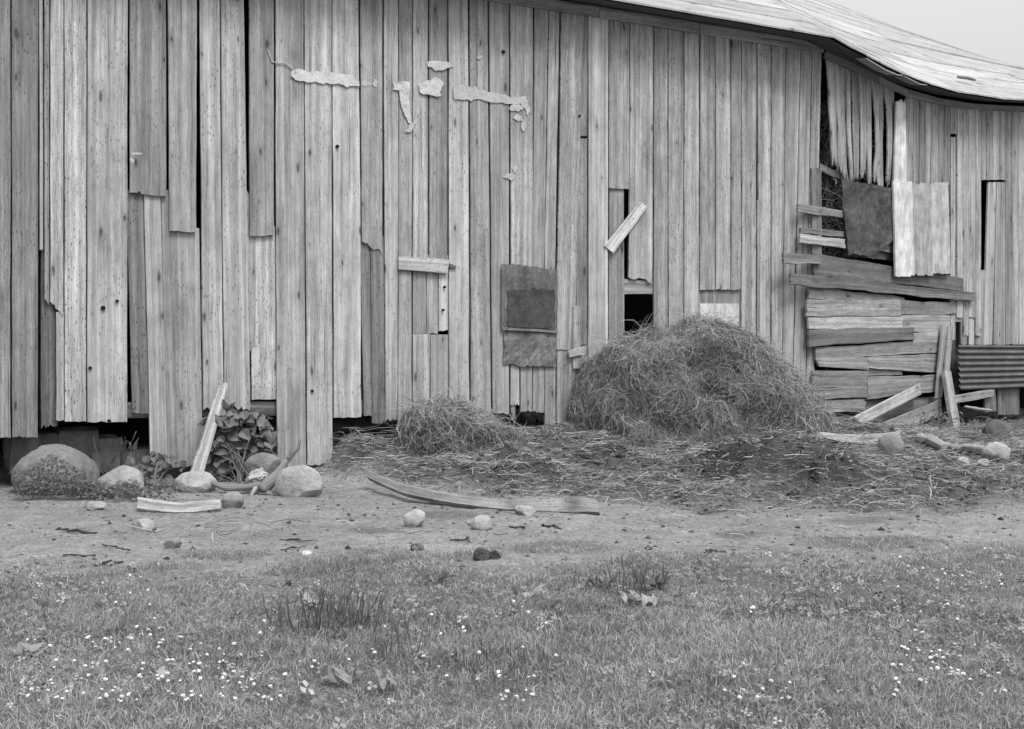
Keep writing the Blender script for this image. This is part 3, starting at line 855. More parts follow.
for nm, pts, t in (('split_board', [(867, 58), (875, 63), (886, 69.5), (898, 74.5), (903, 74.6)], .34),
                   ('split_board', [(905, 76), (913, 80), (920, 83.5), (927, 84.5)], .3)):
    mb = MB(); curl(mb, pts, t); o = mb.build(nm, M_ROOF, roof)
for (a, b2, c2, d2) in ((958, 77, 975, 80), (991, 95, 1005, 100.5)):       # stray sticks lying on the roof
    mb = MB()
    p1 = W2(a, b2, .05); p2 = W2(c2, d2, .05)
    tube(mb, [p1, (p1 + p2) / 2 + UP * .01, p2], [.02, .024, .016], .2, 6)
    mb.build('split_board', M_WOOD, roof)
def soffit_fn(mb):
    k = len(eaves)
    wt_ = []
    for p in eaves:
        s1 = (p - PC) @ E1
        if s1 > 0.05 and (p - PC) @ N1 < OVH + .02 and abs((p - PC) @ N1 - OVH) < .01: q = p - N1 * (OVH + .02)
        else: q = p - N2 * (OVH + .02)
        wt_.append(q + UP * .06)
    wt_ = np.array(wt_)
    ein = eaves + (wt_ - eaves) * .12
    V4 = np.concatenate([ein - UP * .012, wt_ - UP * .012, ein, wt_])
    fs = []
    for i in range(k - 1):
        fs += [(i, k + i, k + i + 1, i + 1), (i, i + 1, 2 * k + i + 1, 2 * k + i)]
    mb.add(V4, fs, .10, np.stack([np.concatenate([np.zeros(k), np.full(k, .4)] * 2), np.concatenate([np.arange(k) * .2] * 4)], -1))
part(soffit_fn, 'soffit', M_WOOD)

# the dark inside: back wall and end walls so daylight does not leak through
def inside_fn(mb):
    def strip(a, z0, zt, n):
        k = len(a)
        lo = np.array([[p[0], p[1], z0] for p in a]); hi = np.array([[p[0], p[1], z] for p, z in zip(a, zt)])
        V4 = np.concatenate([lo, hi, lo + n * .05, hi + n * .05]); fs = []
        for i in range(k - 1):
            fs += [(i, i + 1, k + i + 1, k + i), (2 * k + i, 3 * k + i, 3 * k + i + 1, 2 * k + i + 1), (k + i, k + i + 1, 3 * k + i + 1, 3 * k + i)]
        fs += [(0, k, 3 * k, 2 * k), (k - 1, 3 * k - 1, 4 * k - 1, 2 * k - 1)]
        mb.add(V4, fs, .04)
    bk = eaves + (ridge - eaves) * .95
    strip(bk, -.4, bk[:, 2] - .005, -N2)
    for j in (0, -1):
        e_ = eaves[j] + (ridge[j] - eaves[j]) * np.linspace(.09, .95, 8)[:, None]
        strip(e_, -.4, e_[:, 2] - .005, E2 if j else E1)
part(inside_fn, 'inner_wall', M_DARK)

# ------------------------------------------------------------------ straw
def strands(P, D, L, w, tone, Nrm, curl=.5, lift=.02, seg=4):
    """n bent straw stems as three-sided tubes: start P, direction D, length L, width w"""
    n = len(P)
    t = np.linspace(0, 1, seg + 1)
    side = np.cross(D, Nrm); side /= np.linalg.norm(side, axis=1)[:, None] + 1e-9
    c1 = R.normal(0, curl, n)[:, None] * side; c2 = R.normal(0, curl * .6, n)[:, None] * Nrm
    pts = P[:, None] + D[:, None] * (t[None, :, None] * L[:, None, None]) \
        + (c1 + c2)[:, None] * ((t * (1 - t))[None, :, None] * L[:, None, None]) + Nrm[:, None] * (lift * R.uniform(0, 1, n))[:, None, None]
    ph = R.uniform(0, 2 * np.pi, n)
    V_ = []
    for k in range(3):
        a = ph + k * 2 * np.pi / 3
        dv = side * np.cos(a)[:, None] + Nrm * np.sin(a)[:, None]
        tp = (1 - .5 * t)[None, :, None]
        V_.append(pts + dv[:, None] * (w[:, None, None] * .5) * tp)
    V_ = np.stack(V_, 2)                                 # n, seg+1, 3, 3
    per = (seg + 1) * 3
    base = np.arange(n)[:, None] * per
    q = []
    for i in range(seg):
        for k in range(3):
            q.append([i * 3 + k, i * 3 + (k + 1) % 3, (i + 1) * 3 + (k + 1) % 3, (i + 1) * 3 + k])
    q = np.array(q)
    Q_ = (base[:, :, None] + q[None]).reshape(-1, 4)
    return V_.reshape(-1, 3), Q_, np.repeat(tone, per)

def heap(name, label, topline, outer, D_of, nst, seed, crest=.45, lump=.09, tone=.15, marks=(), bare=()):
    """a heap against the wall: crest outline in pixels on a plane in front of the wall, falling towards the viewer"""
    xs = np.array([p[0] for p in topline]); 
    Pt = np.array([W1(x, y, crest) for x, y in topline])
    s_t = (Pt - PC) @ E1; z_t = Pt[:, 2]
    o = np.argsort(s_t); s_t, z_t = s_t[o], z_t[o]
    ns, nd = 130, 70
    s = np.linspace(s_t[0] - .05, s_t[-1] + .05, ns)
    D0 = np.interp(s, s_t, [D_of[i] for i in o])
    tt = np.linspace(0, 1, nd)
    S_, T_ = np.meshgrid(s, tt, indexing='ij')
    d = outer + (D0[:, None] - outer) * T_
    zc_ = np.interp(S_, s_t, z_t)
    X = PC[0] + E1[0] * S_ + N1[0] * d; Y = PC[1] + E1[1] * S_ + N1[1] * d
    g = gz(X, Y)
    q = np.clip((d - crest) / np.maximum(D0[:, None] - crest, .05), 0, 1)
    prof = np.where(d < crest, 1 - .10 * ((crest - d) / crest) ** 2, (1 - q ** 2.3) ** .8)
    h = np.maximum(zc_ - g, 0) * prof
    hz_ = h * 1.2
    lum = lump * fbm(S_ * 2.6, hz_ * 2.6 + d, seed) * 2 + lump * 1.1 * fbm(S_ * 6.5, hz_ * 6.5 + d * 3, seed + 3) + .06 * fbm(S_ * 14, hz_ * 14 + d * 6, seed + 5)
    Z = g + h + lum * smooth01(h / .3) * np.where(q > .02, 1, .5) - .03
    # shoulders, overhangs and hollows where this heap has them
    vx = X / Y * F + CX; vy = HY - (Z - H) / Y * F
    push = np.zeros_like(X); nak = np.zeros_like(X)
    for (mx, my, rx, ry, a_) in marks:
        push += a_ * np.exp(-(((vx - mx) / rx) ** 2 + ((vy - my) / ry) ** 2) * (1 + .5 * fbm(S_ * 5, h * 6, seed + 31)))
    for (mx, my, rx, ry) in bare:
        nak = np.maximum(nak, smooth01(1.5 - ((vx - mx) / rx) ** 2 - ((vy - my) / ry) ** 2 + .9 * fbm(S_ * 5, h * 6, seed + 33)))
    ok = smooth01(h / .15)
    X = X + N1[0] * push * ok; Y = Y + N1[1] * push * ok; Z = Z + .55 * push * ok
    Vh = np.stack([X, Y, Z], -1)
    ix = np.arange(ns * nd).reshape(ns, nd)
    Qh = np.stack([ix[:-1, :-1], ix[1:, :-1], ix[1:, 1:], ix[:-1, 1:]], -1).reshape(-1, 4)
    base = np.array([X.mean(), Y.mean(), g.mean()])
    root = empty(name, base, label[0], label[1])
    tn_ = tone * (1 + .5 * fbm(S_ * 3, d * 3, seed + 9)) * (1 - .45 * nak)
    quadmesh('matted_core', Vh.reshape(-1, 3), Qh, tn_.ravel(), M_HEAP, base=base, parent=root, smooth=True)
    # normals
    dS = np.gradient(Vh, axis=0); dT = np.gradient(Vh, axis=1)
    Nn = np.cross(dS, dT); Nn /= np.linalg.norm(Nn, axis=2)[..., None] + 1e-9
    if Nn[..., 2].mean() < 0: Nn = -Nn
    area = np.linalg.norm(np.cross(dS, dT), axis=2) * (h > .03) * (1 - .88 * nak) * np.clip(.75 + 1.1 * fbm(S_ * 4, h * 5, seed + 35), .2, 1.3)
    pr = area.ravel() / area.sum()
    pick = R.choice(ns * nd, nst, p=pr)
    P = Vh.reshape(-1, 3)[pick] + R.normal(0, .012, (nst, 3)); nn = Nn.reshape(-1, 3)[pick]
    down = -UP + nn * nn[:, 2:3]; down /= np.linalg.norm(down, axis=1)[:, None] + 1e-6
    rd = R.normal(0, 1, (nst, 3)); rd -= nn * (rd * nn).sum(1)[:, None]; rd /= np.linalg.norm(rd, axis=1)[:, None]
    k = R.uniform(0, 1, nst)[:, None]
    clump = fbm(P[:, 0] * 4, P[:, 2] * 4, seed + 20)[:, None]
    sidev = np.cross(nn, down)
    D = down * k * .75 + rd * (1.15 - k) * 1.0 + sidev * clump * 1.6 + nn * R.uniform(-.3, .14, nst)[:, None]
    D /= np.linalg.norm(D, axis=1)[:, None]
    L = np.where(R.uniform(0, 1, nst) < .62, R.gamma(3.0, .024, nst), R.gamma(3.0, .058, nst)).clip(.03, .42) * np.clip((P[:, 2] - gz(P[:, 0], P[:, 1])) / .3, .25, 1); w = R.gamma(4, .0010, nst).clip(.002, .010)
    tone_s = (R.gamma(2.6, .115, nst) * (1 + .7 * clump[:, 0])).clip(.04, .55)
    Vs, Qs, ts = strands(P, D, L, w, tone_s, nn, .9, .02)
    o_ = quadmesh('loose_straw', Vs, Qs, ts, M_STRAW, base=base, parent=root)
    o_['kind'] = 'stuff'
    return root

big = [(588, 424), (592, 402), (597, 382), (604, 362), (613, 348), (640, 338), (668, 332), (690, 327), (712, 327), (732, 335), (752, 347), (766, 362), (780, 379), (794, 400), (806, 422), (816, 440)]
heap('straw_heap', ('large shaggy heap of straw and manure piled against the planks below the dark opening', 'straw heap'), big,
     .03, [.65, .8, .9, 1.0, 1.05, 1.1, 1.2, 1.3, 1.35, 1.35, 1.35, 1.3, 1.25, 1.1, .9, .65], 60000, 3, marks=((608, 398, 18, 22, .07), (640, 362, 30, 18, .14), (668, 398, 24, 20, .10), (722, 345, 40, 14, .10), (775, 398, 24, 26, .13), (700, 345, 20, 10, .06),
      (768, 378, 10, 9, -.16), (716, 390, 14, 8, -.12), (640, 410, 16, 12, -.14), (690, 365, 12, 9, -.10), (604, 426, 14, 7, -.14), (745, 412, 14, 10, -.13), (622, 382, 8, 10, -.10), (668, 425, 16, 7, -.1), (655, 340, 16, 6, -.08)),
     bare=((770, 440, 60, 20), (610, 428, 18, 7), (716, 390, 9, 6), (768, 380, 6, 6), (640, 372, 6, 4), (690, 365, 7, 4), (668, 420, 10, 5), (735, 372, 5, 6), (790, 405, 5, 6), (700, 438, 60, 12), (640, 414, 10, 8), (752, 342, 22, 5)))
small = [(408, 446), (411, 422), (416, 410), (428, 405), (445, 404), (468, 408), (490, 416), (508, 427), (522, 438), (535, 450)]
heap('straw_heap', ('small low mound of straw in front of the planks left of the large heap', 'straw heap'), small,
     -.02 + .30, [.75, .85, .9, .95, .95, .95, .92, .9, .85, .7], 15000, 41, crest=.55, lump=.085,
     marks=((430, 425, 22, 14, .14), (480, 432, 24, 12, .10), (458, 432, 7, 10, -.15), (505, 440, 12, 7, -.10), (420, 440, 8, 9, -.1), (497, 424, 8, 6, -.1)),
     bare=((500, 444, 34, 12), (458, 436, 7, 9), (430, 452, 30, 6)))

# litter of straw trodden into the ground: nobody could count it
n = 250000
X = R.uniform(-2.6, 6.8, n); Y = R.uniform(7.6, 17, n)
mmv = manure_mask(X, Y); px_, d_ = wallcoord(X, Y)
thin = np.interp(d_, [0, 1.5, 3.5], [1, .8, .25])
kp = (R.uniform(0, 1, n) < (mmv * .95 + .03) * (1 - .35 * skirt(X, Y)) * thin * np.clip(.62 + 1.5 * fbm(X * 1.9, Y * 1.9, 61), .15, 1)) & (d_ > .05)
X, Y = X[kp], Y[kp]; n = len(X)
P = np.stack([X, Y, gz(X, Y) + .012], -1)
an = R.uniform(0, 2 * np.pi, n)
D = np.stack([np.cos(an), np.sin(an), R.normal(.02, .12, n)], -1)
Vs, Qs, ts = strands(P, D, R.gamma(2.6, .045, n).clip(.03, .5), R.gamma(5, .001, n).clip(.0025, .010), R.gamma(3, .10, n).clip(.05, .55), np.tile(UP, (n, 1)), .7, .035, 3)
tag(quadmesh('scattered_straw', Vs, Qs, ts, M_STRAW), 'loose straw trodden into the dark ground in front of the heaps', 'straw', kind='stuff')

# hay showing inside the broken wing wall
nh = 1500
hy = np.stack([W2(x, y, o_) for x, y, o_ in zip(R.uniform(815, 862, nh), R.uniform(95, 262, nh), R.uniform(-.55, -.16, nh))])
an = R.normal(0, 1, (nh, 3)); an[:, 2] -= .5; an /= np.linalg.norm(an, axis=1)[:, None]
Vs, Qs, ts = strands(hy, an, R.uniform(.1, .4, nh), R.uniform(.005, .010, nh), R.uniform(.1, .5, nh), np.tile(N2, (nh, 1)), .6)
hb = np.array([hy[:, 0].mean(), hy[:, 1].mean(), hy[:, 2].min()])
tag(quadmesh('hay', Vs, Qs, ts, M_STRAW, base=hb), 'loose hay showing through the broken wall beside the tar paper', 'hay', kind='stuff')

# clods and chips on the bare dirt: nobody could count them
n = 60000
X = R.uniform(-5.2, 6.5, n); Y = R.uniform(6.2, 14.5, n)
kp = (wallcoord(X, Y)[1] > .1) & (R.uniform(0, 1, n) < .11 + .7 * manure_mask(X, Y) + .3 * skirt(X, Y)) & (grass_mask(X, Y) < .6)
X, Y = X[kp], Y[kp]; n = len(X)
r = R.gamma(1.6, .0042, n).clip(.003, .028) * (1 + .5 * manure_mask(X, Y))
oct_ = np.array([[1, 0, 0], [0, 1, 0], [-1, 0, 0], [0, -1, 0], [0, 0, .7], [0, 0, -.5]])
Vc = np.stack([X, Y, gz(X, Y) + r * .15], -1)[:, None] + oct_[None] * r[:, None, None] * R.uniform(.5, 1.4, (n, 6, 1))
tri = np.array([[0, 1, 4], [1, 2, 4], [2, 3, 4], [3, 0, 4], [1, 0, 5], [2, 1, 5], [3, 2, 5], [0, 3, 5]])
Qc = (np.arange(n)[:, None, None] * 6 + tri[None]).reshape(-1, 3)
tc = np.repeat(np.where(R.uniform(0, 1, n) < .85, R.uniform(.05, .2, n), R.uniform(.22, .4, n)), 6)
tag(quadmesh('soil_crumbs', Vc.reshape(-1, 3), Qc, tc, M_DIRT), 'small crumbs of earth and chips strewn over the bare yard', 'soil crumbs', kind='stuff')

# ------------------------------------------------------------------ stones, each its own thing
def stone(name, box, label, tone=.28, group=None, depth=.8, flat=1.0, angular=.42, sink=.3, mat=M_STONE, cat='stone'):
    x0, y0, x1, y1 = box
    b = G((x0 + x1) / 2, y1)
    Yd = b[1]
    w = (x1 - x0) * Yd / F / 2; h = (y1 - y0) * Yd / F * (1 + sink) * flat
    dp = w * depth
    cen = np.array([((x0 + x1) / 2 - CX) / F * Yd, Yd + dp * .75, b[2] - h * sink / (1 + sink)])
    bm = bmesh.new(); bmesh.ops.create_icosphere(bm, subdivisions=5 if w > .1 else 4, radius=1)
    Q_ = np.array([v.co for v in bm.verts]); sd = R.uniform(0, 90)
    # a few flat faces knocked off, then surface noise
    for _ in range(13):
        nn = R.normal(0, 1, 3); nn /= np.linalg.norm(nn)
        c = R.uniform(1 - angular * 1.1, 1.0)
        ex = np.maximum(Q_ @ nn - c, 0)
        Q_ = Q_ - nn * ex[:, None] * .93
    Q_ = Q_ * (1 + .10 * fbm(Q_[:, 0] * 1.6 + sd + Q_[:, 2] * .7, Q_[:, 1] * 1.6 + sd - Q_[:, 2], 3) + .03 * fbm(Q_[:, 0] * 6 + sd, Q_[:, 1] * 6 + Q_[:, 2] * 5, 4))[:, None]
    mx = Q_.max(0); mn = Q_.min(0)
    Q_ = (Q_ - (mx + mn) / 2) / ((mx - mn) / 2)
    Wp = cen + Q_ * np.array([w, dp, h / 2]) + np.array([0, 0, h / 2])
    mb = MB(); mb.add(Wp, [[v.index for v in f.verts] for f in bm.faces], tone); bm.free()
    o = mb.build(name, mat, smooth=True)
    return tag(o, label, cat, group)

stone('boulder', (2, 447, 89, 495), 'largest smooth grey boulder at the left, half hidden by low weeds', .19, angular=.07, cat='boulder')
stone('boulder', (90, 467, 141, 499), 'rounded rough boulder beside the low weeds, right of the largest boulder', .30, angular=.3, cat='boulder')
stone('boulder', (172, 473, 214, 493), 'low pale stone behind the foot of the leaning plank', .34, angular=.2, cat='boulder')
stone('boulder', (242, 453, 279, 482), 'grey rounded boulder behind the white rag', .20, cat='boulder', depth=.6)
stone('boulder', (273, 466, 322, 497), 'pale blocky boulder below the two longest planks', .33, angular=.22, depth=.55, cat='boulder')
stone('stone', (218, 493, 242, 509), 'small rounded stone between the short board and the dead branch', .24)
stone('stone', (86, 501, 106, 510), 'flat little stone in front of the rough rounded boulder', .30, flat=.9)
stone('stone', (128, 520, 154, 532), 'flat pale stone on the dirt below the short board', .33)
stone('stone', (163, 539, 180, 550), 'low dusty stone sunk in the dirt nearest the left grass', .25)
stone('stone', (403, 510, 425, 528), 'angular pale stone, leftmost of the three in front of the long warped board', .36, angular=.45)
stone('stone', (470, 517, 493, 531), 'squarish stone in the middle of the three in front of the long warped board', .31, angular=.4)
stone('stone', (513, 506, 536, 516), 'low light stone touching the front edge of the long warped board', .34)
stone('dirt_clod', (473, 549, 490, 561), 'dark lumpy clod of earth at the edge of the grass', .075, mat=M_HEAP, cat='clod')
stone('dirt_clod', (489, 551, 501, 560), 'smaller dark clod of earth right beside the larger clod', .07, mat=M_HEAP, cat='clod')
stone('dirt_clod', (410, 544, 424, 551), 'lone small dark clod on the dirt below the angular pale stone', .10, mat=M_HEAP, cat='clod')
stone('stone', (880, 437, 906, 458), 'round grey stone in front of the end of the pale slab', .21, angular=.1)
stone('boulder', (986, 420, 1013, 441), 'dark boulder under the board below the corrugated sheet', .13, angular=.2, cat='boulder')
stone('stone', (985, 443, 1014, 462), 'pale chunk at the right end of the row of logs', .33, angular=.3)
stone('stone', (958, 458, 972, 466), 'small pale stone in the litter at the far right', .34)
stone('stone', (978, 460, 990, 467), 'tiny pale stone next to the right end of the logs', .32)
stone('stone', (760, 343, 761, 344), '', .2) if False else None
stone('stone', (300, 549, 312, 556), 'small white flake of stone on the dirt left of centre', .5, flat=.7)
stone('stone', (597, 430, 608, 436), 'small white scrap of stone in front of the large straw heap', .5)
for (x, y) in ((519, 412), (526, 415), (534, 412), (540, 419)):
    stone('stone', (x - 5, y - 3, x + 5, y + 5), 'pale rubble stone under the broken plank ends below the sacking', .36, group='rubble under the plank ends')
for (x, y) in ((496, 428), (505, 434), (513, 440), (520, 436)):
    stone('stone', (x - 4, y - 2, x + 4, y + 3), 'pale chip lying on the right slope of the small straw mound', .26, group='pale chips on the small mound')

# ------------------------------------------------------------------ loose boards
def loose(name, corners, n, label, tone, cat='board', mat=M_WOOD, **kw):
    mb = MB(); board(mb, *corners, np.asarray(n, float) / np.linalg.norm(n), tone=tone, **kw)
    return tag(mb.build(name, mat), label, cat)
def gl(px, py, dz=0.0):
    p = G(px, py); return p + UP * dz
# plank leaning on the wall at the left
loose('leaning_plank', (W1(221.5, 380, .10), W1(229, 383.5, .07), G(201, 487) + UP * .02, G(187, 490) + UP * .02), N1 + np.array([.3, 0, .25]),
      'grey plank leaning against the wall beside the leafy weed', .33, 'plank', th=.035, rag_t=.02, wave=.006)
def ground_board(name, top_l, bot_l, label, tone, lift, back=.10, th=.045):
    P_b = np.array([G(x, y) for x, y in bot_l]); P_t = []
    for (x, y), b in zip(top_l, P_b):
        Yd = b[1] + back
        P_t.append([(x - CX) / F * Yd, Yd, max(H - (y - HY) / F * Yd, b[2] + .012)])
    P_t = np.array(P_t)
    P_b = P_b + UP * .006
    for arr in (P_b, P_t):
        arr[:, 2] += np.interp(np.arange(len(arr)), np.linspace(0, len(arr) - 1, len(lift)), lift)
    k0 = len(P_b); tt = np.linspace(0, k0 - 1, (k0 - 1) * 6 + 1)
    def rs(a):
        out = []
        for i in range(3):
            c = np.interp(tt, np.arange(k0), a[:, i]); kk = np.array([1, 2, 3, 2, 1]) / 9
            c2 = np.convolve(np.pad(c, 2, 'edge'), kk, 'valid'); c2[0], c2[-1] = c[0], c[-1]; out.append(c2)
        return np.stack(out, -1)
    P_b, P_t = rs(P_b), rs(P_t)
    k = len(P_b); nc = 7
    u = np.linspace(0, 1, nc)
    P_ = P_b[:, None] * (1 - u)[None, :, None] + P_t[:, None] * u[None, :, None]
    nn = np.cross(P_b[-1] - P_b[0], P_t.mean(0) - P_b.mean(0)); nn /= np.linalg.norm(nn)
    sd = R.uniform(0, 50)
    P_ = P_ + nn * (.006 * fbm(np.arange(k)[:, None] * .3 + sd, u[None] * 3, 4))[..., None]
    Wd = np.linalg.norm(P_t - P_b, axis=1).mean(); L = np.concatenate([[0], np.cumsum(np.linalg.norm(np.diff(P_b, axis=0), axis=1))])
    uv = np.stack([np.broadcast_to(u[None] * max(Wd, .12), (k, nc)), np.broadcast_to(L[:, None], (k, nc))], -1) + R.uniform(0, 20)
    ix = np.arange(k * nc).reshape(k, nc); K = k * nc
    fs = [tuple(f) for f in np.stack([ix[:-1, :-1], ix[1:, :-1], ix[1:, 1:], ix[:-1, 1:]], -1).reshape(-1, 4)]
    fs += [tuple(np.array(f[::-1]) + K) for f in fs]
    lp = list(ix[:, 0]) + list(ix[-1, 1:]) + list(ix[-2::-1, -1]) + list(ix[0, -2:0:-1])
    fs += [(lp[i], lp[i - 1], lp[i - 1] + K, lp[i] + K) for i in range(len(lp))]
    mb = MB(); mb.add(np.concatenate([P_.reshape(-1, 3), (P_ - nn * th).reshape(-1, 3)]), fs, tone, np.concatenate([uv.reshape(-1, 2)] * 2))
    return tag(mb.build(name, M_WOOD), label, 'board')
ground_board('warped_board', [(366, 481.5), (384, 487.5), (406, 492.5), (432, 495.5), (458, 497.5), (482, 499.5), (504, 500.5), (525, 498.5), (545, 497), (565, 496.8), (581, 498), (597, 503)],
             [(367, 491), (384, 496.5), (406, 503), (432, 506), (458, 508), (482, 509.5), (504, 510.5), (525, 511.5), (545, 512), (565, 513), (581, 514), (599, 516)],
             'long warped board lying on the dirt with one end curling up', .27, (.11, .06, .02, 0, 0, .02))
ground_board('short_board', [(137.5, 499.5), (158, 501), (180, 502.5), (200, 501.5), (220.5, 502)], [(137.5, 512), (158, 513), (180, 513.5), (200, 513), (220.5, 511.5)],
             'short weathered board lying in front of the boulders', .34, (.022, .006, .0, .006, .018))
# slanting boards against the low wall of the wing
def lean2(name, q, o_top, label, tone, n=None, order=None, **kw):
    """board against the wing wall; q = outline corners, o_top = distance from the wall of each corner"""
    P_ = [W2(x, y, o) for (x, y), o in zip(q, o_top)]
    loose(name, P_, N2 + np.array([0, 0, .25]), label, tone, **kw)
lean2('leaning_board', [(850, 419), (851, 431), (921, 391), (921, 384)][0:2] + [(868, 428), (852, 430)][0:0] + [(922, 394), (920, 383)], (.42, .46, .10, .09),
      'pale wide board slanting up against the low patched wall', .36, th=.03)
lean2('leaning_board', [(867, 429), (904, 432), (943, 413), (942, 399)][0:1] + [(900, 433), (942, 414), (942, 399)], (.30, .32, .12, .12),
      'dark wide board on edge behind the slanting pale board', .23, th=.03)
lean2('leaning_post', [(943, 325), (949, 325), (942, 398), (936.5, 398)], (.09, .09, .12, .12), 'straight upright slat nailed at the end of the patched wall', .34, th=.03, cat='post')
lean2('leaning_post', [(948.5, 326), (953.5, 326), (950, 372), (945.5, 372)], (.12, .12, .16, .16), 'short upright slat right of the straight slat', .30, th=.03, cat='post')
P_ = [W2(944.5, 371, .2), W2(951, 371, .2), W2(962, 431, .45), W2(954.5, 432, .45)]
loose('leaning_post', P_, N2 + np.array([0, 0, .2]), 'lower crooked post leaning with its foot in the weeds', .33, th=.05, cat='post', wave=.01)
ground_board('pale_slab', [(820, 432), (840, 434), (860, 434.5), (880, 433.5), (900, 431)], [(826, 440), (840, 443.5), (860, 444.5), (880, 444.5), (901, 444)], 'long pale slab lying at the foot of the patched wall', .38, (0, 0, 0), back=.06)
def log(pts, r, label, tone, name='log', cat='log'):
    pts = resample(np.array(pts), 6); r = np.interp(np.linspace(0, 1, len(pts)), np.linspace(0, 1, len(r)), r) * R.uniform(.82, 1.12, len(pts)); r[0] *= .8; r[-1] *= .8
    mb = MB(); tube(mb, pts, r, tone, 7)
    return tag(mb.build(name, M_ROUGH), label, cat)
log([G(916, 443) + UP * .05, G(928, 446) + UP * .05, G(944, 452) + UP * .05], [.06, .065, .05], 'short pale log at the left end of the row of logs', .36)
log([G(930, 446) + UP * .05, G(950, 451) + UP * .03, G(965, 453) + UP * .03], [.045, .045, .04], 'thin middle log of the row at the far right', .34)
log([G(963, 453) + UP * .05, G(985, 454) + UP * .05], [.055, .05], 'stubby log next to the pale chunk', .31)
log([W2(965, 406.5, .35), W2(978, 409, .4), W2(992, 410.5, .42)], [.018, .022, .018], 'pale stick lying across under the corrugated sheet', .45, 'stick', 'stick')

# ------------------------------------------------------------------ dead branch and the rag on it
bb = G(258, 494)
def bp(px, py, dy=0.0):
    Yd = bb[1] + dy
    return np.array([(px - CX) / F * Yd, Yd, H - (py - HY) / F * Yd])
br = empty('dead_branch', bb, 'forked dead branch lying on the ground with one arm pointing up', 'branch')
for nm, pts, r in (('limb', [bp(204, 481, .15), bp(213, 483, .1), bp(225, 488, .05), bp(240, 488, .02), bp(256, 486), bp(264, 487)], [.012, .022, .026, .026, .034, .045]),
                   ('limb', [bp(262, 490, -.02), bp(270, 482, 0), bp(278, 473, .04), bp(286, 462, .08), bp(292, 455, .1), bp(298, 449, .1), bp(301, 438, .1)], [.055, .055, .036, .026, .018, .014, .006]),
                   ('twig', [bp(288, 459, .08), bp(290, 452, .07), bp(291, 446, .06)], [.018, .012, .005]),
                   ('twig', [bp(256, 488, -.02), bp(252, 494, -.06), bp(249.5, 501, -.08)], [.026, .018, .011]),
                   ('twig', [bp(266, 491, -.02), bp(272, 495, -.06), bp(277, 499.5, -.08)], [.026, .016, .010])):
    mb = MB(); tube(mb, resample(np.array(pts), 3), np.interp(np.linspace(0, len(r) - 1, (len(r) - 1) * 3 + 1), np.arange(len(r)), r), .22 if nm == 'limb' else .27, 8)
    mb.build(nm, M_WOOD, br, smooth=True)
def rag():
    bm = bmesh.new(); bmesh.ops.create_icosphere(bm, subdivisions=5, radius=1)
    Q_ = np.array([v.co for v in bm.verts])
    k = 1 + .45 * fbm(Q_[:, 0] * 2.5 + 3, Q_[:, 1] * 2.5 + Q_[:, 2] * 2, 3) + .22 * fbm(Q_[:, 0] * 7, Q_[:, 2] * 7 + Q_[:, 1] * 5, 4)
    c = bp(257, 478, .10)
    Wp = c + (Q_ * k[:, None]) @ np.array([[.095, 0, .03], [0, .06, 0], [-.01, 0, .062]])
    mb = MB(); mb.add(Wp, [[v.index for v in f.verts] for f in bm.faces], .40); bm.free()
    tag(mb.build('rag', M_PAPER, smooth=True), 'crumpled white rag caught on the dead branch', 'rag')
rag()

# twigs and bark strips on the dirt
tw = [((58, 530), (97, 534), .016, 'dark bark strip on the dirt at the far left'), ((100, 546), (132, 553), .010, 'dark curved twig left of the dusty sunk stone'),
      ((62, 557), (96, 556), .010, 'thin dark twig close to the grass at the far left'), ((95, 567), (128, 562), .012, 'dark bent twig at the edge of the left grass'),
      ((280, 540), (318, 542), .010, 'dark thin twig on the dirt above the small white flake'), ((282, 551), (300, 549), .008, 'tiny twig touching the small white flake'),
      ((405, 534), (440, 531), .010, 'dark thin stick below the angular pale stone'), ((450, 541), (470, 543), .009, 'short dark stick left of the dark clods'),
      ((541, 526), (562, 529), .014, 'dark flat chip right of the low light stone'), ((511, 528), (524, 529), .012, 'dark little chip below the low light stone'),
      ((706, 554), (726, 553), .012, 'dark leaf-like chip on the bare dirt at centre right'), ((755, 548), (800, 556), .006, 'long pale straw stick on the dirt right of centre'),
      ((792, 492), (800, 500), .03, 'dark lump of wood in the litter before the large heap'), ((720, 390), (738, 402), .03, 'dark stick poking out of the large straw heap')]
for (a, b2, r, lab) in tw:
    p1, p2 = G(*a), G(*b2)
    if 'poking' in lab:
        p1 = W1(a[0], a[1], 1.15); p2 = W1(b2[0], b2[1], 1.25)
    mid = (p1 + p2) / 2 + R.normal(0, .02, 3) * np.array([1, 1, 0]) + UP * .012
    pth = resample(np.array([p1 + UP * .004, mid, p2 + UP * .004]), 5); pth = pth + R.normal(0, r * .9, pth.shape) * np.array([1, 1, .35])
    mb = MB(); tube(mb, pth, np.interp(np.linspace(0, 1, 11), [0, .5, 1], [r * .4, r * .62, r * .25]) * R.uniform(.5, 1.5, 11), .35 if 'pale' in lab else .055, 6)
    tag(mb.build('stick', M_ROUGH), lab, 'stick')

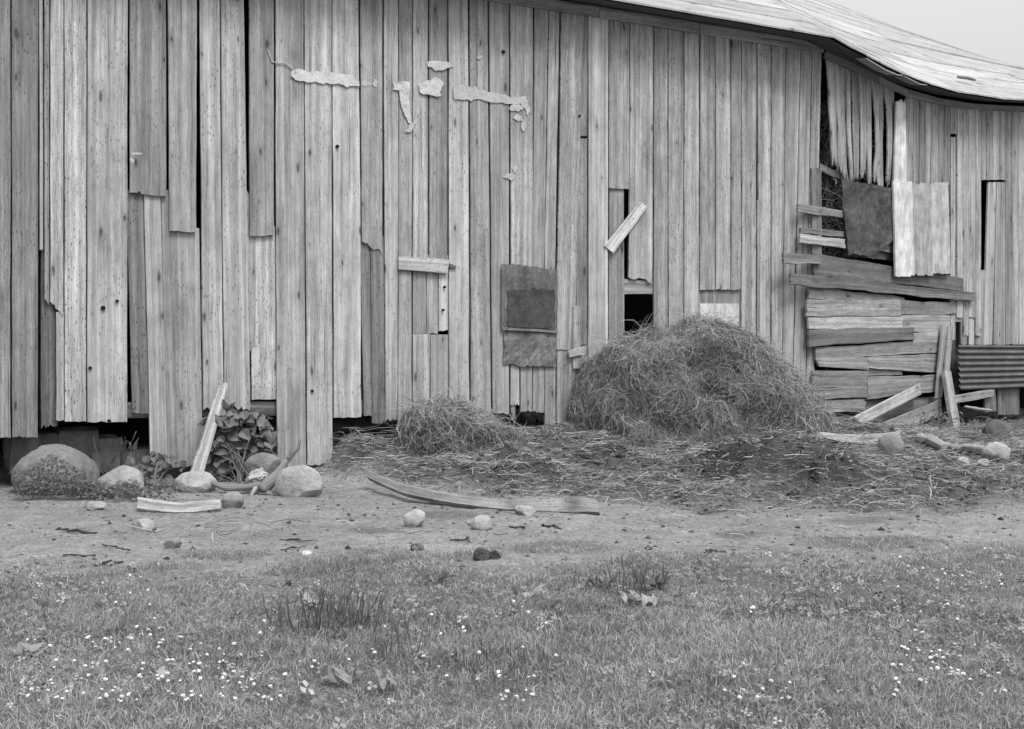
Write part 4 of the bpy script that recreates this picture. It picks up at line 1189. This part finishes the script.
# ------------------------------------------------------------------ plants
def leaf(mb, p, d, nrm, L, Wd, tone, shape=(.12, .75, 1.0, .92, .6, .06), droop=.25, fold=.18):
    d = d / np.linalg.norm(d); s = np.cross(d, nrm); s /= np.linalg.norm(s) + 1e-9; nn = np.cross(s, d)
    k = len(shape); t = np.linspace(0, 1, k)
    cen = p + d * (t * L)[:, None] - nn * (droop * L * t ** 2)[:, None]
    wob = R.normal(0, .05, (2, k)) * L
    lft = cen + s * (np.array(shape) * Wd / 2)[:, None] + nn * (fold * np.array(shape) * Wd + wob[0])[:, None]
    rgt = cen - s * (np.array(shape) * Wd / 2)[:, None] + nn * (fold * np.array(shape) * Wd + wob[1])[:, None]
    V_ = np.concatenate([lft, cen, rgt]); fs = []
    for i in range(k - 1):
        fs += [(i, i + 1, k + i + 1, k + i), (k + i, k + i + 1, 2 * k + i + 1, 2 * k + i)]
    mb.add(V_, fs, tone * R.uniform(.75, 1.25))

HEART = (.25, .85, 1.0, .82, .45, .04)
def leafy(name, label, spots, size, tone, root_pt, cat='plant', upright=.3, face=None, group=None, aspect=.85, stems=True):
    r = empty(name, root_pt, label, cat, group)
    fm = MB(); sm_ = MB()
    for p in spots:
        p = np.asarray(p)
        out = np.array([R.normal(0, .8), -abs(R.normal(.6, .4)), R.normal(-.35 + upright, .45)])
        nr = np.array([R.normal(0, .35), -.7, .75]) + R.normal(0, .25, 3)
        L = size * R.uniform(.6, 1.3)
        leaf(fm, p, out, nr, L, L * aspect, tone, HEART)
        if stems and R.uniform() < .06:
            q = root_pt + np.array([R.normal(0, .06), R.normal(0, .04), 0])
            tube(sm_, [q, (q + p) / 2 + np.array([R.normal(0, .03), 0, .05]), p], [.007, .006, .004], tone * 1.1, 5)
    fm.build('foliage', M_LEAF, r)
    if sm_.n: sm_.build('stem', M_LEAF, r)
    return r
sp = [W1(R.uniform(209, 273), 0, 0) for _ in range(0)]
for _ in range(260):
    x = R.uniform(208, 270); lo = 408 + abs(x - 238) * .35; y = R.uniform(lo, 484)
    sp.append(W1(x, y, R.uniform(.03, .30)))
leafy('leafy_weed', 'tall weed with broad overlapping leaves growing from under the broken planks beside the leaning plank', sp, .115, .145, G(240, 482))
sp = [W1(R.normal(154, 12), R.uniform(456, 492), R.uniform(.15, .55)) for _ in range(85)]
leafy('leafy_weed', 'small leafy weed between the rough rounded boulder and the leaning plank', sp, .075, .13, G(155, 491))
def wb(n, x0, x1, y0, y1, o0, o1):
    return [W1(R.uniform(x0, x1), R.uniform(y0, y1), R.uniform(o0, o1)) for _ in range(n)]
sp = []
for _ in range(1300):
    x = R.uniform(16, 98); y = R.uniform(453 + abs(x - 52) * .6, 496)
    Yd = 9.85 - R.uniform(0, .22)
    sp.append([(x - CX) / F * Yd, Yd, max(.01, H - (y - HY) / F * Yd)])
leafy('low_weed', 'low dense small-leaved weed growing over the front of the largest boulder', sp, .026, .13, G(55, 494), aspect=.6, stems=False)
sp = []
for _ in range(260):
    x = R.uniform(92, 176); y = R.uniform(480, 499)
    Yd = 9.75 - R.uniform(0, .2)
    sp.append([(x - CX) / F * Yd, Yd, max(.01, H - (y - HY) / F * Yd)])
leafy('low_weed', 'thin ground weed along the foot of the rough rounded boulder', sp, .035, .14, G(130, 497), aspect=.6, stems=False)
sp = [W2(R.normal(938, 11), R.uniform(412, 442), R.uniform(.25, .7)) for _ in range(150)]
leafy('low_weed', 'dark bushy weed at the foot of the crooked leaning post', sp, .065, .11, G(936, 443), aspect=.6, stems=False)
sp = [W2(R.uniform(962, 1015), R.uniform(418, 446), R.uniform(.3, .9)) for _ in range(220)]
leafy('low_weed', 'tangle of weeds in front of the dark boulder at the far right', sp, .055, .14, G(980, 447), aspect=.5, stems=False)
def blade_plant(name, label, x, y, hgt, nb, tone, spread, cat='grass tuft', wid=.0032):
    b = G(x, y); mb = MB()
    tube(mb, [b - UP * .02, b + UP * .006, b + UP * .012], [.03, .03, .01], .12, 8)
    for _ in range(nb):
        p = b + np.array([R.normal(0, spread), R.normal(0, spread), 0]); p[2] = float(gz(p[0], p[1])) - .004
        leaf(mb, p, np.array([R.normal(0, .22), R.normal(0, .22), 1.0]), np.array([R.normal(0, .3), -1, .1]), hgt * R.uniform(.6, 1.15), wid * R.uniform(.7, 1.4), tone, (.8, 1, 1, .8, .6, .1), droop=R.uniform(0, .25), fold=.1)
    k_ = 18; nv = mb.n; mb.add([b - UP * .06], [], .1)
    st_ = [sum(len(q) for q in mb.v[:i]) for i in range(1, len(mb.v) - 1)]
    mb.f += [(a_, a_ + 12, nv) for a_ in st_] + [(0, 1, nv)]
    return tag(mb.build(name, M_GRASS), label, cat)
blade_plant('grass_tuft', 'wispy upright grass growing under the planks behind the rough rounded boulder', 118, 482, .42, 26, .15, .10)
blade_plant('grass_tuft', 'tall dark tuft of upright grass stems at the front left of centre', 325, 633, .19, 80, .15, .13)
blade_plant('grass_tuft', 'tall pale seedy grass stalks right of the dark tuft', 352, 625, .2, 50, .26, .10)
blade_plant('grass_tuft', 'narrow upright grass stalks above the broad leaves at the bottom', 390, 660, .2, 30, .24, .06)
blade_plant('grass_tuft', 'upright dark tuft beside the broad-leaved weed at centre right', 625, 592, .15, 60, .14, .11)
blade_plant('grass_tuft', 'dark spreading tuft of grass at lower centre', 490, 672, .08, 110, .13, .16)
blade_plant('grass_tuft', 'dark spreading tuft of grass right of centre', 820, 616, .07, 140, .12, .22)
def dock(label, x, y, L, nl, tone, name='broadleaf_weed'):
    b = G(x, y); r = empty(name, b, label, 'weed')
    for k in range(nl):
        a = R.uniform(0, 2 * np.pi) if nl > 1 else -1.2
        mb = MB()
        bb_ = b + np.array([R.normal(0, .025), R.normal(0, .025), .01])
        leaf(mb, bb_, np.array([np.cos(a), np.sin(a) * .8, R.uniform(.6, 1.9)]), np.array([R.normal(0, .2), -.4, 1]), L * R.uniform(.8, 1.2), L * .38, tone * R.uniform(.9, 1.15),
             (.15, .6, .95, 1.0, .85, .55, .08), droop=.35, fold=.12)
        mb.build('leaf', M_LEAF, r)
dock('weed with large pale leaves at the bottom edge left of centre', 352, 688, .085, 6, .17)
dock('weed with one broad pale leaf lying open at the bottom, right of the large-leaved weed', 392, 692, .07, 4, .18)
dock('broad-leaved weed in the grass at centre right', 600, 588, .09, 5, .22)
dock('weed with a pale drooping leaf right of the dark upright tuft', 632, 606, .09, 5, .24)
dock('single pale flat leaf lying in the grass at centre', 521, 603, .11, 3, .24)
dock('low broad-leaved weed at the left edge of the grass', 30, 660, .09, 5, .2)
dock('broad curled leaf among the clover flowers at the lower left', 162, 684, .08, 3, .24)
dock('small rosette of leaves at the upper edge of the grass, left of centre', 283, 588, .07, 6, .17)
dock('small dark rosette below the dark clods', 440, 584, .08, 7, .08)
dock('dark rosette of leaves at the right centre of the grass', 655, 590, .09, 6, .075)
def paper_scrap(x, y, label):
    b = G(x, y); mb = MB()
    Q_ = np.stack(np.meshgrid(np.linspace(-1, 1, 9), np.linspace(-1, 1, 7), indexing='ij'), -1)
    Z = .02 + .05 * (fbm(Q_[..., 0] * 1.7 + x, Q_[..., 1] * 1.7, 3) + .5)
    P_ = np.stack([b[0] + Q_[..., 0] * .035, b[1] + Q_[..., 1] * .03 + .02, b[2] + .0 + Z + Q_[..., 1] * .015], -1)
    ix = np.arange(63).reshape(9, 7); q = np.stack([ix[:-1, :-1], ix[1:, :-1], ix[1:, 1:], ix[:-1, 1:]], -1).reshape(-1, 4)
    mb.add(np.concatenate([P_.reshape(-1, 3), P_.reshape(-1, 3) - UP * .003]), [tuple(f) for f in q] + [tuple(f[::-1] + 63) for f in q], .27)
    tag(mb.build('paper_scrap', M_PAPER, smooth=True), label, 'paper scrap')
paper_scrap(309, 611, 'crumpled pale scrap in the grass above the dark tall tuft')
paper_scrap(650, 611, 'crumpled pale scrap in the grass at centre right')

# ------------------------------------------------------------------ grass and clover leaves: nobody could count them
def grass(n, x0, x1, y0, y1, hmin, hmax, width):
    X = R.uniform(x0, x1, n); Y = y0 + (y1 - y0) * R.uniform(0, 1, n)
    vis = np.abs(X) < Y * .58 + 1.2
    gm_ = grass_mask(X, Y)
    tuft = fbm(X * 1.6, Y * 1.6, 71)
    fine_ = fbm(X * 7, Y * 7, 75)
    kp = vis & (R.uniform(0, 1, n) < gm_ * np.clip(.85 + 1.0 * tuft + .5 * fine_, .2, 1))
    X, Y, tuft, gm_, fine_ = X[kp], Y[kp], tuft[kp], gm_[kp], fine_[kp]; n = len(X)
    z = gz(X, Y)
    h = R.uniform(hmin, hmax, n) * (.8 + .7 * (tuft + .2)) * (.5 + .5 * gm_)
    a = R.uniform(0, 2 * np.pi, n); la = R.uniform(0, 2 * np.pi, n); lean = R.gamma(2, .42, n)
    sx, sy = np.cos(a), np.sin(a)
    w = width * R.uniform(.6, 1.3, n)
    t = np.array([0, .4, .75, 1.0]); wt_ = np.array([1, .9, .6, .12])
    cx_ = X[:, None] + np.cos(la)[:, None] * (lean * h)[:, None] * t ** 2
    cy_ = Y[:, None] + np.sin(la)[:, None] * (lean * h)[:, None] * t ** 2
    cz_ = z[:, None] + h[:, None] * t * (1 - .22 * np.minimum(lean, 1.6)[:, None] * t)
    Lf = np.stack([cx_ + sx[:, None] * w[:, None] * wt_, cy_ + sy[:, None] * w[:, None] * wt_, cz_], -1)
    Rt = np.stack([cx_ - sx[:, None] * w[:, None] * wt_, cy_ - sy[:, None] * w[:, None] * wt_, cz_], -1)
    V_ = np.concatenate([Lf, Rt], 1)
    q = np.array([[i, i + 1, 5 + i, 4 + i] for i in range(3)])
    Q_ = (np.arange(n)[:, None, None] * 8 + q[None]).reshape(-1, 4)
    tn_ = (R.gamma(6, .058, n) * (1 + .3 * fbm(X * .9, Y * .9, 81) + .35 * fine_ - .45 * np.maximum(tuft, 0) + .2 * fbm(X * 2.6, Y * 2.6, 83))).clip(.05, .5)
    dead = R.uniform(0, 1, n) < .12
    tn_ = np.where(dead, R.uniform(.32, .52, n), tn_)
    return V_.reshape(-1, 3), Q_, np.repeat(tn_, 8)
parts = [grass(290000, -4.6, 4.6, 3.0, 6.0, .012, .050, .0017), grass(250000, -6.6, 6.6, 5.6, 9.2, .010, .040, .0021)]
Vg, Qg, tg, off_ = [], [], [], 0
for v_, q_, t_ in parts:
    Vg.append(v_); Qg.append(q_ + off_); tg.append(t_); off_ += len(v_)
tag(quadmesh('grass', np.concatenate(Vg), np.concatenate(Qg), np.concatenate(tg), M_GRASS), 'short uneven grass covering the front of the yard', 'grass', kind='stuff')
# clover leaves: three leaflets each
n = 52000
X = R.uniform(-4.2, 4.6, n); Y = R.uniform(3.3, 8.0, n)
pxc = X / Y * F + CX
den = np.clip(.35 + 1.1 * fbm(X * 1.2, Y * 1.2, 91) + np.interp(pxc, [0, 250, 500, 750, 1024], [.35, .3, 0, 0, .35]), .05, 1)
kp = (np.abs(X) < Y * .5 + .6) & (R.uniform(0, 1, n) < grass_mask(X, Y) * den)
X, Y = X[kp], Y[kp]; n = len(X)
z = gz(X, Y) + R.uniform(.015, .055, n); a0 = R.uniform(0, 2 * np.pi, n); r = R.gamma(6, .0017, n).clip(.005, .024)
tilt = R.normal(0, .35, (n, 2))
VV_ = []
for k in range(3):
    a = a0 + k * 2 * np.pi / 3
    for rr, da in ((0.1, 0), (1.0, -.55), (1.25, 0), (1.0, .55)):
        dx, dy = np.cos(a + da) * rr * r, np.sin(a + da) * rr * r
        VV_.append(np.stack([X + dx, Y + dy, z + dx * tilt[:, 0] + dy * tilt[:, 1]], -1))
VV_ = np.stack(VV_, 1)
Q_ = (np.arange(n)[:, None, None] * 12 + np.array([[0, 1, 2, 3], [4, 5, 6, 7], [8, 9, 10, 11]])[None]).reshape(-1, 4)
tag(quadmesh('clover_leaves', VV_.reshape(-1, 3), Q_, np.repeat(R.gamma(6, .034, n).clip(.08, .42), 12), M_LEAF), 'ground cover of clover leaves among the grass', 'clover', kind='stuff')

# clover flowers: each its own
def flower_mesh():
    mb = MB()
    bm = bmesh.new(); bmesh.ops.create_icosphere(bm, subdivisions=2, radius=1)
    Q_ = np.array([v.co for v in bm.verts]); k = 1 + .38 * R.uniform(-1, 1, len(Q_))
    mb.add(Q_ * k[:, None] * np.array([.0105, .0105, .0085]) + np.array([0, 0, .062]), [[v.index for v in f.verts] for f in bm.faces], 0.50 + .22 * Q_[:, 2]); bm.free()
    tube(mb, [(0, 0, 0), (.003, 0, .03), (0, 0, .056)], [.0014, .0013, .0012], .12, 5)
    return mb
proto = flower_mesh().build('clover_flower', M_FLOWER, base=(0, 0, 0))
clusters = [
    ((25, 225, 640, 699), 78, 'small white clover flower in the dense patch at the front left corner'),
    ((85, 215, 618, 642), 17, 'small white clover flower just behind the dense front left patch'),
    ((98, 150, 576, 604), 9, 'small white clover flower at the upper edge of the grass on the left'),
    ((222, 340, 625, 699), 34, 'small white clover flower between the front left patch and the dark tall tuft'),
    ((345, 480, 615, 699), 24, 'small white clover flower around the large pale leaves at the bottom left of centre'),
    ((450, 545, 590, 615), 6, 'small white clover flower near the single pale flat leaf at centre'),
    ((490, 690, 625, 699), 12, 'small white clover flower thinly scattered at the bottom centre'),
    ((726, 752, 594, 612), 7, 'small white clover flower in the little group right of centre'),
    ((690, 790, 640, 699), 12, 'small white clover flower at the bottom right of centre'),
    ((893, 1000, 548, 602), 34, 'small white clover flower in the upper patch at the far right of the grass'),
    ((905, 1000, 602, 640), 12, 'small white clover flower between the two patches at the far right'),
    ((895, 1004, 640, 699), 40, 'small white clover flower in the lower dense patch at the front right corner')]
first = True
for (x0, x1, y0, y1), cnt, lab in clusters:
    # flowers gather in twos and threes
    cen = [(R.uniform(x0, x1), y0 + (y1 - y0) * R.uniform(0, 1) ** .8) for _ in range(max(3, cnt // 3))]
    for k in range(cnt):
        c = cen[k % len(cen)]
        x = float(np.clip(c[0] + R.normal(0, 16), x0, x1)); y = float(np.clip(c[1] + R.normal(0, 10), y0, y1))
        p = G(x, y + 9.0 * (y - HY) / 300)
        o = proto if first else proto.copy()
        if not first: col.objects.link(o)
        first = False
        s = R.uniform(.45, .8)
        o.location = p; o.scale = (s, s, s * R.uniform(.8, 1.2)); o.rotation_euler = (R.normal(0, .2), R.normal(0, .2), R.uniform(0, 6.28))
        tag(o, lab, 'flower', 'white clover flowers in the grass')
